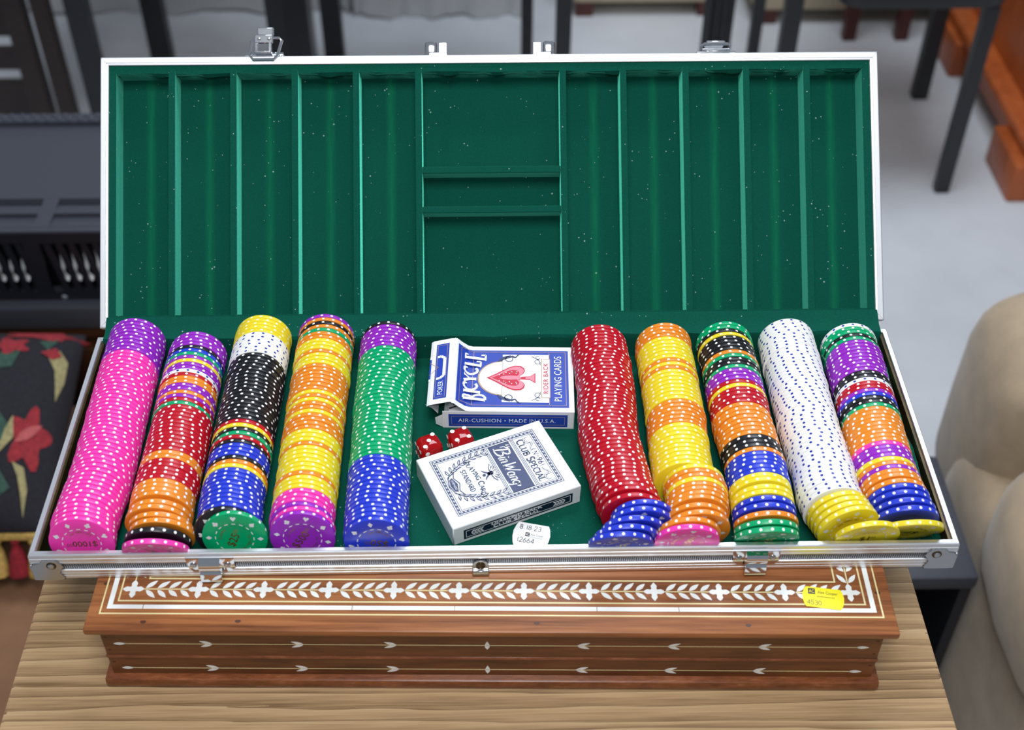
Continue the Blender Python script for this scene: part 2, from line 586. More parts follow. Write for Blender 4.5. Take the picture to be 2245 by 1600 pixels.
# a small serif alphabet drawn as strokes: (points, weight 0 thin / 1 thick), serifs
SERIF = {
    'A': (0.82, [([(0.06, 0), (0.41, 1)], 0), ([(0.41, 1), (0.76, 0)], 1), ([(0.18, 0.34), (0.64, 0.34)], 0)], [(0.06, 0), (0.76, 0)]),
    'B': (0.72, [([(0.16, 0), (0.16, 1)], 1), ([(0.16, 1)] + arc(0.34, 0.77, 0.24, 0.23, 90, -90) + [(0.16, 0.54)], .5), ([(0.16, 0.54)] + arc(0.36, 0.27, 0.30, 0.27, 90, -90) + [(0.16, 0)], .6)], [(0.16, 0), (0.16, 1)]),
    'C': (0.78, [(arc(0.45, 0.5, 0.37, 0.5, 50, 310, 14), .7), ([(0.69, 0.98), (0.69, 0.72)], 0)], []),
    'D': (0.80, [([(0.16, 0), (0.16, 1)], 1), ([(0.16, 1)] + arc(0.32, 0.5, 0.40, 0.5, 90, -90, 12) + [(0.16, 0)], .6)], [(0.16, 0), (0.16, 1)]),
    'E': (0.66, [([(0.16, 0), (0.16, 1)], 1), ([(0.16, 0.97), (0.58, 0.97), (0.58, 0.80)], 0), ([(0.16, 0.52), (0.46, 0.52)], 0), ([(0.16, 0.03), (0.60, 0.03), (0.60, 0.22)], 0)], [(0.16, 0), (0.16, 1)]),
    'G': (0.82, [(arc(0.45, 0.5, 0.37, 0.5, 50, 330, 14), .7), ([(0.72, 0.02), (0.72, 0.44), (0.52, 0.44)], .6)], []),
    'I': (0.34, [([(0.17, 0), (0.17, 1)], 1)], [(0.17, 0), (0.17, 1)]),
    'K': (0.80, [([(0.16, 0), (0.16, 1)], 1), ([(0.66, 1), (0.18, 0.45)], 0), ([(0.32, 0.6), (0.72, 0)], 1)], [(0.16, 0), (0.16, 1), (0.66, 1), (0.72, 0)]),
    'L': (0.66, [([(0.16, 0), (0.16, 1)], 1), ([(0.16, 0.03), (0.60, 0.03), (0.60, 0.26)], 0)], [(0.16, 0), (0.16, 1)]),
    'M': (0.98, [([(0.14, 0), (0.14, 1)], 0), ([(0.14, 1), (0.48, 0.1)], 1), ([(0.48, 0.1), (0.84, 1)], 0), ([(0.84, 1), (0.84, 0)], 1)], [(0.14, 0), (0.84, 0)]),
    'N': (0.84, [([(0.14, 0), (0.14, 1)], 0), ([(0.14, 1), (0.70, 0)], 1), ([(0.70, 0), (0.70, 1)], 0)], [(0.14, 0), (0.70, 1)]),
    'O': (0.82, [(arc(0.41, 0.5, 0.34, 0.5, 0, 360, 18), .7)], []),
    'P': (0.68, [([(0.16, 0), (0.16, 1)], 1), ([(0.16, 1)] + arc(0.34, 0.73, 0.27, 0.27, 90, -90) + [(0.16, 0.46)], .5)], [(0.16, 0), (0.16, 1)]),
    'R': (0.78, [([(0.16, 0), (0.16, 1)], 1), ([(0.16, 1)] + arc(0.34, 0.75, 0.25, 0.25, 90, -90) + [(0.16, 0.5)], .5), ([(0.36, 0.5), (0.70, 0)], 1)], [(0.16, 0), (0.16, 1), (0.70, 0)]),
    'S': (0.62, [(arc(0.31, 0.75, 0.22, 0.25, 30, 270, 10) + arc(0.31, 0.25, 0.24, 0.25, 90, -150, 10), .7)], []),
    'T': (0.72, [([(0.36, 0), (0.36, 1)], 1), ([(0.04, 0.78), (0.04, 0.97), (0.68, 0.97), (0.68, 0.78)], 0)], [(0.36, 0)]),
    'U': (0.82, [([(0.16, 1), (0.16, 0.3)] + arc(0.42, 0.3, 0.26, 0.3, 180, 360, 8) + [(0.68, 1)], .8)], [(0.16, 1), (0.68, 1)]),
    'W': (1.1, [([(0.06, 1), (0.32, 0)], 1), ([(0.32, 0), (0.55, 0.9)], 0), ([(0.55, 0.9), (0.80, 0)], 1), ([(0.80, 0), (1.04, 1)], 0)], [(0.06, 1), (1.04, 1)]),
    'Y': (0.78, [([(0.06, 1), (0.39, 0.46)], 1), ([(0.72, 1), (0.39, 0.46)], 0), ([(0.39, 0.46), (0.39, 0)], 1)], [(0.06, 1), (0.72, 1), (0.39, 0)]),
    ' ': (0.4, [], []),
}
DIGIT = {
    '0': [arc(0.3, 0.5, 0.26, 0.5, 0, 360, 14)], '1': [[(0.3, 0), (0.3, 1)]],
    '2': [arc(0.3, 0.74, 0.25, 0.26, 170, -40, 9) + [(0.04, 0), (0.58, 0)]],
    '3': [arc(0.28, 0.76, 0.24, 0.24, 150, -90, 9) + arc(0.28, 0.26, 0.28, 0.27, 90, -150, 9)],
    '4': [[(0.46, 0), (0.46, 1), (0.02, 0.3), (0.62, 0.3)]],
    '5': [[(0.52, 1), (0.1, 1), (0.06, 0.56)] + arc(0.28, 0.31, 0.28, 0.31, 120, -150, 10)],
    '6': [[(0.44, 1), (0.08, 0.45)] + arc(0.3, 0.28, 0.26, 0.28, 150, -210, 14)],
    '8': [arc(0.3, 0.76, 0.21, 0.24, 0, 360, 12), arc(0.3, 0.26, 0.27, 0.26, 0, 360, 12)],
    '9': [arc(0.3, 0.72, 0.26, 0.28, 0, 360, 14), [(0.55, 0.66), (0.24, 0)]],
    '.': [[(0.1, 0), (0.1, 0.1)]], '$': [], '-': [[(0.1, 0.5), (0.5, 0.5)]],
}


def serif(mb, s, x, y, height, fmap, m, width=None, heights=None, thick=0.15, thin=0.07, caps=None, bow=0.0):
    """serif capitals centred on x, standing on y. caps: size factor of the letters that are not initials"""
    adv = []
    for i, c in enumerate(s):
        k = 1.0 if (caps is None or i == 0 or s[i - 1] == ' ') else caps
        adv.append(SERIF[c][0] * k)
    tot = sum(adv)
    sx = width / tot if width else height
    px = x - tot * sx / 2
    for i, c in enumerate(s):
        k = 1.0 if (caps is None or i == 0 or s[i - 1] == ' ') else caps
        _, st, sf = SERIF[c]
        h, w = height * k, sx * k
        dy = 0.0
        if heights:
            h = heights[i]
            dy = height - h
        dy += bow * (1 - ((px + adv[i] * sx / 2 - x) / (tot * sx / 2)) ** 2)
        q = lambda p: (px + p[0] * w, y + dy + p[1] * h)
        for pts, wt in st:
            mb.stroke([q(p) for p in pts], (thin + (thick - thin) * wt) * w, fmap, m)
        for p in sf:
            a = q(p)
            b = 0.06 * w
            mb.rect(a[0] - 0.15 * w, a[1] - b * (p[1] > 0.5) * 1.0, a[0] + 0.15 * w, a[1] + b * (p[1] < 0.5), fmap, m)
        px += adv[i] * sx


def mono(mb, s, x, y, height, fmap, m, wd, adv=0.78, wide=1.0):
    for c in s:
        for pts in DIGIT.get(c, []):
            mb.stroke([(x + p[0] * height * wide, y + p[1] * height) for p in pts], wd, fmap, m)
        x += height * wide * (0.34 if c == '.' else (0.55 if c == '1' else adv))
    return x


def leaf(x, y, ang, L, W, n=6):
    """outline of a pointed leaf whose base is at x, y"""
    pts = [(L * i / n, W / 2 * sin(PI * (i / n) ** 0.9)) for i in range(n + 1)] + [(L * i / n, -W / 2 * sin(PI * (i / n) ** 0.9)) for i in range(n - 1, 0, -1)]
    c, s = cos(ang), sin(ang)
    return [(x + a * c - b * s, y + a * s + b * c) for a, b in pts]


def suit(kind, cx, cy, s, rot=0.0):
    """outlines of a card suit, height about s"""
    if kind == 'diamond':
        ps = [[(0, .55), (-.42, 0), (0, -.55), (.42, 0)]]
    elif kind == 'heart':
        ps = [[(0, -.52), (.46, .08)] + arc(.24, .2, .24, .25, -20, 180, 6) + arc(-.24, .2, .24, .25, 0, 200, 6) + [(-.46, .08)]]
    elif kind == 'spade':
        ps = [[(0, .56), (-.44, -.02)] + arc(-.23, -.1, .23, .22, 170, 350, 6) + arc(.23, -.1, .23, .22, 190, 370, 6) + [(.44, -.02)], [(0, -.05), (-.2, -.5), (.2, -.5)]]
    else:
        ps = [arc(0, .28, .24, .24, 0, 330, 9), arc(-.27, -.08, .24, .24, 0, 330, 9), arc(.27, -.08, .24, .24, 0, 330, 9), [(0, .1), (-.2, -.5), (.2, -.5)]]
    c, d = cos(rot), sin(rot)
    return [[(cx + s * (a * c - b * d), cy + s * (a * d + b * c)) for a, b in p] for p in ps]


# ------------------------------------------------------------------ the setting
RIM = 1.0                       # height of the open case's rim above the floor
HB = 0.02205
TT = RIM - HB - 0.06163         # table top
fl = MB().box(-4, 4, -2.5, 4.2, -0.05, 0, M['carpet']).obj('floor')
tag(fl, 'pale grey carpet', kind='structure')
wl = MB().box(-4, 4, 4.2, 4.3, 0, 2.7, M['wall']).obj('wall_back')
tag(wl, kind='structure')

# ------------------------------------------------------------------ table
tb = empty('console_table', (-0.012, 0.12, 0), 'weathered pine table under the carved wooden box', 'table')
pl_edges = [-0.33, -0.175, 0.02, 0.215]
MB().box(-0.291, 0.291, -0.40, 0.20, TT - 0.034, TT, M['table_wood'], 0.003).obj('tabletop', tb, smooth=True)
for sx in (-1, 1):
    for yy in (-0.36, 0.16):
        MB().box(sx * 0.25 - 0.025, sx * 0.25 + 0.025, yy - 0.025, yy + 0.025, 0, TT - 0.034, M['table_wood'], 0.003).obj('leg', tb)
for yy in (-0.36, 0.16):
    MB().box(-0.225, 0.225, yy - 0.01, yy + 0.01, TT - 0.12, TT - 0.034, M['table_wood']).obj('apron', tb)

# ------------------------------------------------------------------ inlaid wooden box
BR = -0.02296
bx = empty('backgammon_box', (-0.00351, -0.04374, TT), 'carved brown wooden box with white leaf inlay under the metal case', 'box', rz=BR)
H = 0.06163
bd = 0.245


def part(mb, name, parent, **k):
    return mb.obj(name, parent, **k)


top = MB().box(-0.241, 0.241, 0, bd, H - 0.0055, H, M['box_wood'], 0.0016).obj('lid_board', bx, smooth=True)
up = MB().box(-0.2345, 0.2345, 0.0055, bd - 0.0055, 0.0275, H - 0.0054, M['box_wood_dark'], 0.0006).obj('upper_tray', bx)
MB().box(-0.2365, 0.2365, 0.0038, bd - 0.004, H - 0.0095, H - 0.0052, M['box_edge'], 0.0018).obj('cove_molding', bx, smooth=True)
MB().box(-0.2352, 0.2352, 0.0046, bd - 0.005, 0.0256, 0.0284, M['box_edge'], 0.001).obj('seam_bead', bx, smooth=True)
lo = MB().box(-0.2345, 0.2345, 0.0055, bd - 0.0055, 0.0075, 0.0262, M['box_wood_dark'], 0.0006).obj('lower_tray', bx)
MB().box(-0.2395, 0.2395, 0.0005, bd - 0.0005, 0, 0.0088, M['box_edge'], 0.0024).obj('plinth', bx, smooth=True)

TOPM = Matrix.Translation((0, 0, H))


def inlay(name, pts, parent, m, X=TOPM, h=0.00012):
    return MB().prism(pts, -0.0004, h, m, X).obj(name, parent)


def strip(name, x0, y0, x1, y1, wd, parent, m, X=TOPM):
    L = math.hypot(x1 - x0, y1 - y0)
    nx, ny = -(y1 - y0) / L * wd / 2, (x1 - x0) / L * wd / 2
    return inlay(name, [(x0 + nx, y0 + ny), (x0 - nx, y0 - ny), (x1 - nx, y1 - ny), (x1 + nx, y1 + ny)], parent, m, X)


def flower(cx, cy, r, rw):
    pts = []
    for k in range(4):
        a = k * PI / 2
        for d, l in ((-0.62, 0.42), (-0.42, 0.74), (-0.16, 0.93), (0, 1.0 + 0.12 * rw[k]), (0.16, 0.93), (0.42, 0.74), (0.62, 0.42)):
            pts.append((cx + r * l * cos(a + d), cy + r * l * sin(a + d)))
    return pts


mm = 0.001
ye = bd - 0.013
# cream stringing and the white band, all round the board
for off, wd, nm, mt in ((0.0122, 0.0009, 'stringing', 'cream'), (0.0171, 0.0030, 'bone_band', 'bone'), (0.0214, 0.0010, 'stringing', 'cream'), (0.0380, 0.0010, 'stringing', 'cream')):
    e = 0.0074
    xa, xb = -0.241 + off - 0.0044, 0.241 - off + 0.0044
    if off > 0.03:
        xa, xb = -0.2085, 0.2085
    ya, yb = off, bd - off
    breaks = [xa, xb] if nm == 'stringing' else [xa, xa + 0.020, xa + 0.145, -0.022, 0.063, 0.112, xb]
    for p, q in zip(breaks, breaks[1:]):
        strip(nm, p + (0.0002 if p > xa else -wd / 2), ya, q - (0.0002 if q < xb else -wd / 2), ya, wd, top, M[mt])
    strip(nm, xa, yb, xb, yb, wd, top, M[mt])
    strip(nm, xa, ya + wd / 2, xa, yb - wd / 2, wd, top, M[mt])
    strip(nm, xb, ya + wd / 2, xb, yb - wd / 2, wd, top, M[mt])
VY = 0.0301
rl = random.Random(3)
fx = [-0.2168 + 0.4330 * k / 11 for k in range(12)]
for k, x in enumerate(fx):
    inlay('inlaid_flower', flower(x, VY, 0.0062, [rl.random() for _ in range(4)]), top, M['bone'])
for a, b in zip(fx, fx[1:]):
    strip('stem', a + 0.0062, VY, b - 0.0062, VY, 0.0008, top, M['cream'])
    for j in range(4):
        x = a + 0.0072 + j * 0.0070
        for sgn in (1, -1):
            inlay('inlaid_leaf', leaf(x + rl.uniform(-.0004, .0004), VY + sgn * 0.0007, sgn * (0.68 + rl.uniform(-.06, .06)), 0.0083 + rl.uniform(-.0005, .0005), 0.0030), top, M['bone'])
for sx in (-1, 1):
    x = fx[0] if sx < 0 else fx[-1]
    strip('stem', x, VY + 0.0062, x, VY + 0.030, 0.0008, top, M['cream'])
    for j in range(3):
        y = VY + 0.0072 + j * 0.0085 + (0.0075 if sx < 0 else 0)
        for sgn in (1, -1):
            a = PI / 2 - sgn * 0.68 if sx > 0 else -PI / 2 + sgn * 0.68
            inlay('inlaid_leaf', leaf(x + sgn * 0.0007, y, a, 0.0083, 0.0030), top, M['bone'])
# plugs on the board's margin
for x, y in ((-0.206, 0.0062), (-0.150, 0.0070), (0.027, 0.0068), (0.152, 0.0060), (0.233, 0.030), (-0.234, 0.034)):
    inlay('wooden_plug', [(x + 0.0019 * cos(t) * (1 + .2 * sin(3 * t)), y + 0.0012 * sin(t)) for t in [i * PI / 4 for i in range(8)]], top, M['nailhole'], h=0.00005)
# vines on the two front faces
FM = Matrix.Translation((0, 0.0055, 0)) @ Matrix.Rotation(PI / 2, 4, 'X')
for zc, par in ((H - 0.0212, up), (H - 0.0468, lo)):
    strip('stem', -0.222, zc, 0.222, zc, 0.00045, par, M['cream'], FM)
    for x in (-0.228, 0.2195):
        inlay('inlaid_leaf', leaf(x, zc, 0, 0.0078, 0.0026), par, M['bone'], FM)
    inlay('inlaid_leaf', leaf(-0.0026, zc - 0.0042, PI / 2, 0.0084, 0.0030), par, M['bone'], FM)
    for x, s in ((-0.168, -1), (-0.113, -1), (-0.057, -1), (0.0515, 1), (0.106, 1), (0.1605, 1)):
        for g in (1, -1):
            a = g * 0.36
            inlay('inlaid_leaf', leaf(x, zc, a if s > 0 else PI - a, 0.0082, 0.0023), par, M['bone'], FM)
    for sx in (-1, 1):
        for dz in (-0.0065, 0.0065):
            inlay('wooden_plug', [(sx * 0.2315 + 0.0012 * cos(t), zc + dz + 0.0009 * sin(t)) for t in [i * PI / 3 for i in range(6)]], par, M['nailhole'], FM, 0.00005)

# ------------------------------------------------------------------ the aluminium case
D = 0.1947
LA = 0.76898
case = empty('poker_chip_case', (0, 0, RIM - HB + .0002), 'open aluminium poker chip case lined with green velvet, holding ten chip rows', 'case')
UP = (0, 0, HB)


def rails(prof, x0, x1, y0, y1, gap=0.00008):
    """four mitred lengths of a profile [(inset from the outer edge, z)] round a rectangle"""
    out = []
    for side in range(4):
        mb = MB()
        vs = []
        for d, z in prof:
            a = [(x0 + d, y0 + d), (x1 - d, y0 + d), (x1 - d, y1 - d), (x0 + d, y1 - d)]
            p, q = Vector(a[side]), Vector(a[(side + 1) % 4])
            dr = (q - p).normalized() * gap
            p, q = p + dr, q - dr
            vs.append((p.x, p.y, z))
            vs.append((q.x, q.y, z))
        n = len(prof)
        fs = [(2 * i, 2 * i + 1, 2 * ((i + 1) % n) + 1, 2 * ((i + 1) % n)) for i in range(n)]
        fs += [tuple(range(0, 2 * n, 2)), tuple(range(2 * n - 1, 0, -2))]
        out.append(mb.add(vs, fs, M['alu']))
    return out


k = 0.001
P_UP = [(a * k, b * k) for a, b in ((6.0, -3), (6.0, -.4), (5.6, 0), (4.6, .1), (4.4, -.35), (4.15, -.35), (3.95, .35), (1.0, .35), (.75, -.15), (.55, -.15), (.4, .05), (-.1, -.5), (-.25, -2.6), (.15, -2.9), (.15, -3.2), (-.25, -3.4), (-.35, -6.0), (.05, -6.3), (-.3, -6.6), (-.3, -7.8), (.8, -8.2), (1.2, -8.2))]
P_BASE = [(.0036, -.0030), (.0036, -.0002), (.0032, .0003)] + [q for q in P_UP[7:]]
P_LO = [(a * k, b * k) for a, b in ((2.2, -13.6), (.3, -13.6), (-.3, -14.0), (-.35, -16.2), (.1, -16.45), (-.3, -16.7), (-.35, -18.6), (.1, -18.85), (-.3, -19.1), (-.35, -21.2), (.4, -22.0), (2.2, -22.0))]
for mb in rails(P_BASE, -0.28, 0.28, 0, D):
    mb.obj('rim_rail', case, UP)
for mb in rails(P_LO, -0.28, 0.28, 0, D):
    mb.obj('lower_rail', case, UP)
sh = MB().box(-0.2785, 0.2785, 0.0015, D - 0.0015, -0.0216, -0.0194, M['shell']).obj('base_shell', case, UP)
for side, b in enumerate(((-0.279, 0.279, 0.0010, 0.0022), (-0.279, 0.279, D - 0.0022, D - 0.001), (-0.279, -0.2778, 0.0022, D - 0.0022), (0.2778, 0.279, 0.0022, D - 0.0022))):
    MB().box(*b, -0.0138, -0.0078, M['emboss']).obj('side_panel', case, UP)
IX0, IX1, IY0, IY1, FLOOR = -0.2745, 0.2745, 0.0040, 0.1905, -0.019
# velvet floor with its back fold
lin_mb = MB()
lin_mb.add([(IX0, IY0, FLOOR), (IX1, IY0, FLOOR), (IX1, IY1, FLOOR), (IX0, IY1, FLOOR)], [(0, 1, 2, 3)], M['velvet'])
lin_mb.add([(IX0, IY0, FLOOR), (IX1, IY0, FLOOR), (IX1, IY0, -0.0012), (IX0, IY0, -0.0012)], [(0, 1, 2, 3)], M['velvet'])
lin_mb.obj('velvet_floor', case, UP)
# hinge flap: back wall of the base, rolled lip, up to the lid
fp = MB()
rows = [(0.1895, -0.0190), (0.1897, -0.0120), (0.1896, -0.0040), (0.1893, 0.0006), (0.1900, 0.0021), (0.1975, 0.0026), (0.2012, 0.0042), (0.2073, 0.0073)]
nx = 28
for i, (y, z) in enumerate(rows):
    for j in range(nx + 1):
        x = IX0 - 0.0005 + (IX1 - IX0 + 0.001) * j / nx
        wv = 0.0005 * sin(j * 2.3 + i) + 0.0004 * sin(j * 0.7 + 2 * i)
        fp.v.append((x, y + (wv if 0 < i < 7 else 0), z + (wv if 2 < i < 7 else 0)))
fp.mid(M['velvet'])
for i in range(len(rows) - 1):
    for j in range(nx):
        a = i * (nx + 1) + j
        fp.f.append((a, a + 1, a + nx + 2, a + nx + 1))
        fp.mi.append(0)
fp.obj('velvet_flap', case, UP, smooth=True)
MB().box(-0.2763, IX0, IY0, IY1, FLOOR, -0.0012, M['bronze']).obj('side_liner', case, UP)
MB().box(IX1, 0.2763, IY0, IY1, FLOOR, -0.0012, M['bronze']).obj('side_liner', case, UP)
# loose roll of velvet along the right wall
rp = [(0.2705 - 0.0012 * sin(i * 0.9) - 0.0006 * (i % 2), 0.010 + i * 0.0125, FLOOR + 0.0120 + 0.0008 * sin(i * 1.7)) for i in range(14)]
MB().tube(rp, [0.0022 + 0.0007 * sin(i * 1.3) for i in range(14)], M['velvet'], 8).obj('velvet_roll', case, UP, smooth=True)


def corner_cap(sx):
    mb = MB()
    # face plate, an arrow-ended plate, and the wrap round the side and bottom
    X = Matrix.Translation((0, -0.0004, 0)) @ Matrix.Rotation(PI / 2, 4, 'X')
    o = [(0.2803, -0.0215), (0.2803, -0.0105), (0.2785, -0.0075), (0.2745, -0.0066), (0.2725, -0.0042), (0.2640, -0.0042), (0.2605, -0.0092), (0.2628, -0.0125), (0.2640, -0.0152), (0.2618, -0.0205), (0.2650, -0.0219), (0.2760, -0.0219)]
    o = [(sx * a, b) for a, b in o]
    mb.prism(o, 0, 0.0010, M['chrome_worn'], X)
    q = [(sx * 0.2800, z, y) for y, z in ()]
    mb.box(sx * 0.2803 - 0.0008, sx * 0.2803 + 0.0008, -0.0012, 0.015, -0.0215, -0.0085, M['chrome_worn'], 0.0007)
    mb.box(min(sx * 0.262, sx * 0.2803), max(sx * 0.262, sx * 0.2803), -0.0012, 0.015, -0.0219, -0.0212, M['chrome_worn'], 0.0007)
    return mb


for sx in (-1, 1):
    cp = corner_cap(sx).obj('corner_cap', case, UP, smooth=True)
    cp['label'] = 'worn nickel corner cap'
    MB().lathe([(0, 0.0), (0.0022, 0.0), (0.0022, 0.0006), (0.0017, 0.0011), (0, 0.0013)], 16, M['chrome_worn'], Matrix.Translation((sx * 0.2676, -0.0013, -0.0083)) @ Matrix.Rotation(PI / 2, 4, 'X')).obj('rivet', cp, smooth=True)
    MB().lathe([(0.0028, 0.0), (0.0030, 0.0004), (0.0025, 0.0005), (0.0022, 0.0003)], 16, M['bronze'], Matrix.Translation((sx * 0.2676, -0.0013, -0.0083)) @ Matrix.Rotation(PI / 2, 4, 'X')).obj('rivet_ring', cp, smooth=True)


def latch_plate(x):
    mb = MB()
    X = Matrix.Translation((x, -0.0003, 0)) @ Matrix.Rotation(PI / 2, 4, 'X')
    o = [(-.0145, -.0028), (.0145, -.0028), (.0145, -.0120), (.0120, -.0155), (.0065, -.0160), (-.0065, -.0160), (-.0110, -.0155), (-.0135, -.0120)]
    mb.prism(o, 0, 0.0010, M['chrome'], X)
    mb.box(x - .0145, x + .0145, -0.0013, 0.0012, -.0034, -.0026, M['chrome'])
    r = mb.obj('latch_plate', case, UP, smooth=True)
    r['label'] = 'chrome latch catch'
    # raised bridge with its hook lip
    m2 = MB()
    prof = [(-.0013, -.0030), (-.0042, -.0036), (-.0054, -.0056), (-.0056, -.0098), (-.0046, -.0112), (-.0044, -.0125), (-.0056, -.0136), (-.0062, -.0195), (-.0050, -.0200), (-.0036, -.0140), (-.0013, -.0128)]
    n = len(prof)
    vs = [(x + s * .0064, y, z) for s in (-1, 1) for y, z in prof]
    fs = [tuple(range(n)), tuple(range(2 * n - 1, n - 1, -1))] + [(i, (i + 1) % n, n + (i + 1) % n, n + i) for i in range(n)]
    m2.add(vs, fs, M['chrome'])
    m2.obj('hook', r, smooth=True)
    for s in (-1, 1):
        MB().lathe([(0, 0.0), (.0021, 0.0), (.0021, .0005), (.0014, .0010), (0, .0006)], 14, M['chrome_worn'], Matrix.Translation((x + s * .0103, -.0012, -.0092)) @ Matrix.Rotation(PI / 2, 4, 'X')).obj('screw', r, smooth=True)


latch_plate(-0.1722)
latch_plate(0.1575)
lp = MB()
X = Matrix.Translation((-0.0095, -0.0003, 0)) @ Matrix.Rotation(PI / 2, 4, 'X')
lp.prism([(-.0050, -.0200), (.0050, -.0200), (.0050, -.0125), (.0040, -.0102), (.0020, -.0092), (-.0020, -.0092), (-.0040, -.0102), (-.0050, -.0125)], 0, 0.0012, M['chrome_worn'], X)
lp.box(-0.0145, -0.0045, -0.0030, -0.0012, -.0218, -.0172, M['chrome_worn'], 0.0005)
lo_ = lp.obj('lock_plate', case, UP, smooth=True)
MB().lathe([(.0030, 0), (.0030, .0006), (.0023, .0010), (.0019, .0004), (0, .0003)], 18, M['bronze'], Matrix.Translation((-0.0095, -0.0014, -.0133)) @ Matrix.Rotation(PI / 2, 4, 'X')).obj('keyhole', lo_, smooth=True)

# ---- lid: its own frame u (right), v (up the lid), n (towards the viewer)
lm = MB()
lm.box(-0.2785, 0.2785, 0.0015, D - 0.0015, -0.0222, -0.0205, M['shell'])
for b in ((-0.2785, 0.2785, 0.0015, 0.0030), (-0.2785, 0.2785, D - 0.003, D - 0.0015), (-0.2785, -0.277, 0.003, D - 0.003), (0.277, 0.2785, 0.003, D - 0.003)):
    lm.box(*b, -0.0205, -0.003, M['shell'])
lid = lm.obj('lid', case)
lid.location = (0, 0.20261, HB + 0.00141)
lid.rotation_euler = (LA, 0, 0)
for mb in rails(P_UP, -0.28, 0.28, 0, D):
    mb.obj('rim_rail', lid)
for mb in rails(P_LO, -0.28, 0.28, 0, D):
    mb.obj('lower_rail', lid)
for b in ((-0.279, 0.279, 0.0010, 0.0022), (-0.279, 0.279, D - 0.0022, D - 0.001), (-0.279, -0.2778, 0.0022, D - 0.0022), (0.2778, 0.279, 0.0022, D - 0.0022)):
    MB().box(*b, -0.0138, -0.0078, M['emboss']).obj('side_panel', lid)
LF = -0.019
u0, u1, v0, v1 = -0.2690, 0.2685, 0.0088, 0.1828
MB().add([(u0, v0, LF), (u1, v0, LF), (u1, v1, LF), (u0, v1, LF)], [(0, 1, 2, 3)], M['velvet_worn']).obj('velvet_floor', lid)
# border: ledge and walls, the top one rumpled
bo = MB()
bo.mid(M['velvet'])
U0, U1, V0, V1, LZ = -0.2742, 0.2742, 0.0058, 0.1888, -0.0014
bo.add([(U0, V0, LZ), (U1, V0, LZ), (u1, v0, LZ), (u0, v0, LZ)], [(0, 1, 2, 3)], M['velvet'])
bo.add([(u0, v0, LZ), (u1, v0, LZ), (u1, v0, LF), (u0, v0, LF)], [(0, 1, 2, 3)], M['velvet'])
for a, b, s in ((U0, u0, 1), (U1, u1, -1)):
    bo.add([(a, V0, LZ), (b, v0, LZ), (b, v1, LZ), (a, V1, LZ)], [(0, 1, 2, 3)], M['velvet'])
    bo.add([(b, v0, LZ), (b, v0, LF), (b, v1, LF), (b, v1, LZ)], [(0, 1, 2, 3)], M['velvet'])
n = 150
for j in range(n + 1):
    u = u0 + (u1 - u0) * j / n
    wv = (0.0007 * sin(j * 0.55) + 0.0006 * sin(j * 0.23 + 1) + 0.0004 * sin(j * 1.3))
    ou = U0 + (U1 - U0) * j / n
    bo.v += [(ou, V1, LZ), (u, v1 + 0.0004 * sin(j * .31), LZ), (u, v1 - 0.0006 + wv * 1.1, LZ - 0.0035), (u, v1 + 0.0012 - wv, -0.011), (u, v1, LF)]
b0 = len(bo.v) - 5 * (n + 1)
for j in range(n):
    for r in range(4):
        a = b0 + j * 5 + r
        bo.f.append((a, a + 5, a + 6, a + 1))
        bo.mi.append(0)
bo.obj('velvet_border', lid, smooth=True)
for u in DIV_U:
    mb = MB()
    pts = [(u - .0023, .0036), (u + .0023, .0036), (u + .0023, .1848), (u + .0012, .1862), (u - .0012, .1862), (u - .0023, .1848)]
    mb.box(u - .0023, u + .0023, .0050, .1830, LF, -0.0012, M['velvet'], 0.0005)
    mb.prism(pts, -0.0014, -0.0009, M['velvet'])
    mb.obj('divider', lid, smooth=True)
for va, vb in ((.1090, .1139), (.0803, .0851)):
    MB().box(-0.0502, 0.0496, va, vb, LF, -0.0016, M['velvet'], 0.0005).obj('shelf', lid, smooth=True)


# latches on the lid's top edge; local x along u, y away from the edge, z = n
def wire(pts, r, m):
    return MB().tube(pts, r, m, 8, closed=True)


ly = D + 0.0004
# flipped open latch
x = -0.1622
lt = MB().box(x - .0145, x + .0135, ly - .001, ly + .0012, -.012, -.0008, M['chrome'], 0.0003).obj('latch_base', lid, smooth=True)
lt['label'] = 'chrome toggle latch swung open'
MB().tube([(x - .0138, ly + .002, -.002), (x + .0128, ly + .002, -.002)], .0010, M['chrome'], 8).obj('hinge_pin', lt, smooth=True)
wire([(x - .0085, ly - .0030, .0012), (x + .0065, ly - .0030, .0012), (x + .0092, ly + .0000, .0014), (x + .0125, ly + .0105, .0020), (x + .0105, ly + .0122, .0022), (x - .0055, ly + .0122, .0022), (x - .0092, ly + .0095, .0020), (x - .0108, ly + .0002, .0014)], .0011, M['chrome']).obj('bail_wire', lt, smooth=True)
hk = MB()
hk.box(x - .0072, x + .0052, ly + .0010, ly + .0026, -.001, .0036, M['chrome'], 0.0004)
hk.box(x - .0068, x - .0044, ly + .0020, ly + .0090, .0016, .0036, M['chrome'], 0.0004)
hk.box(x + .0030, x + .0052, ly + .0020, ly + .0090, .0016, .0036, M['chrome'], 0.0004)
hk.box(x - .0068, x + .0062, ly + .0082, ly + .0142, .0014, .0040, M['chrome'], 0.0006)
hk.box(x - .0052, x + .0068, ly + .0136, ly + .0200, .0006, .0030, M['chrome'], 0.0009)
hk.obj('hook_plate', lt, smooth=True)
for dx in (-.0034, .0036):
    MB().lathe([(0, .0012), (.0009, .0010), (.0013, 0), (.0009, -.0002)], 10, M['chrome_worn'], Matrix.Translation((x + dx, ly + .0112, .0042))).obj('rivet', lt, smooth=True)
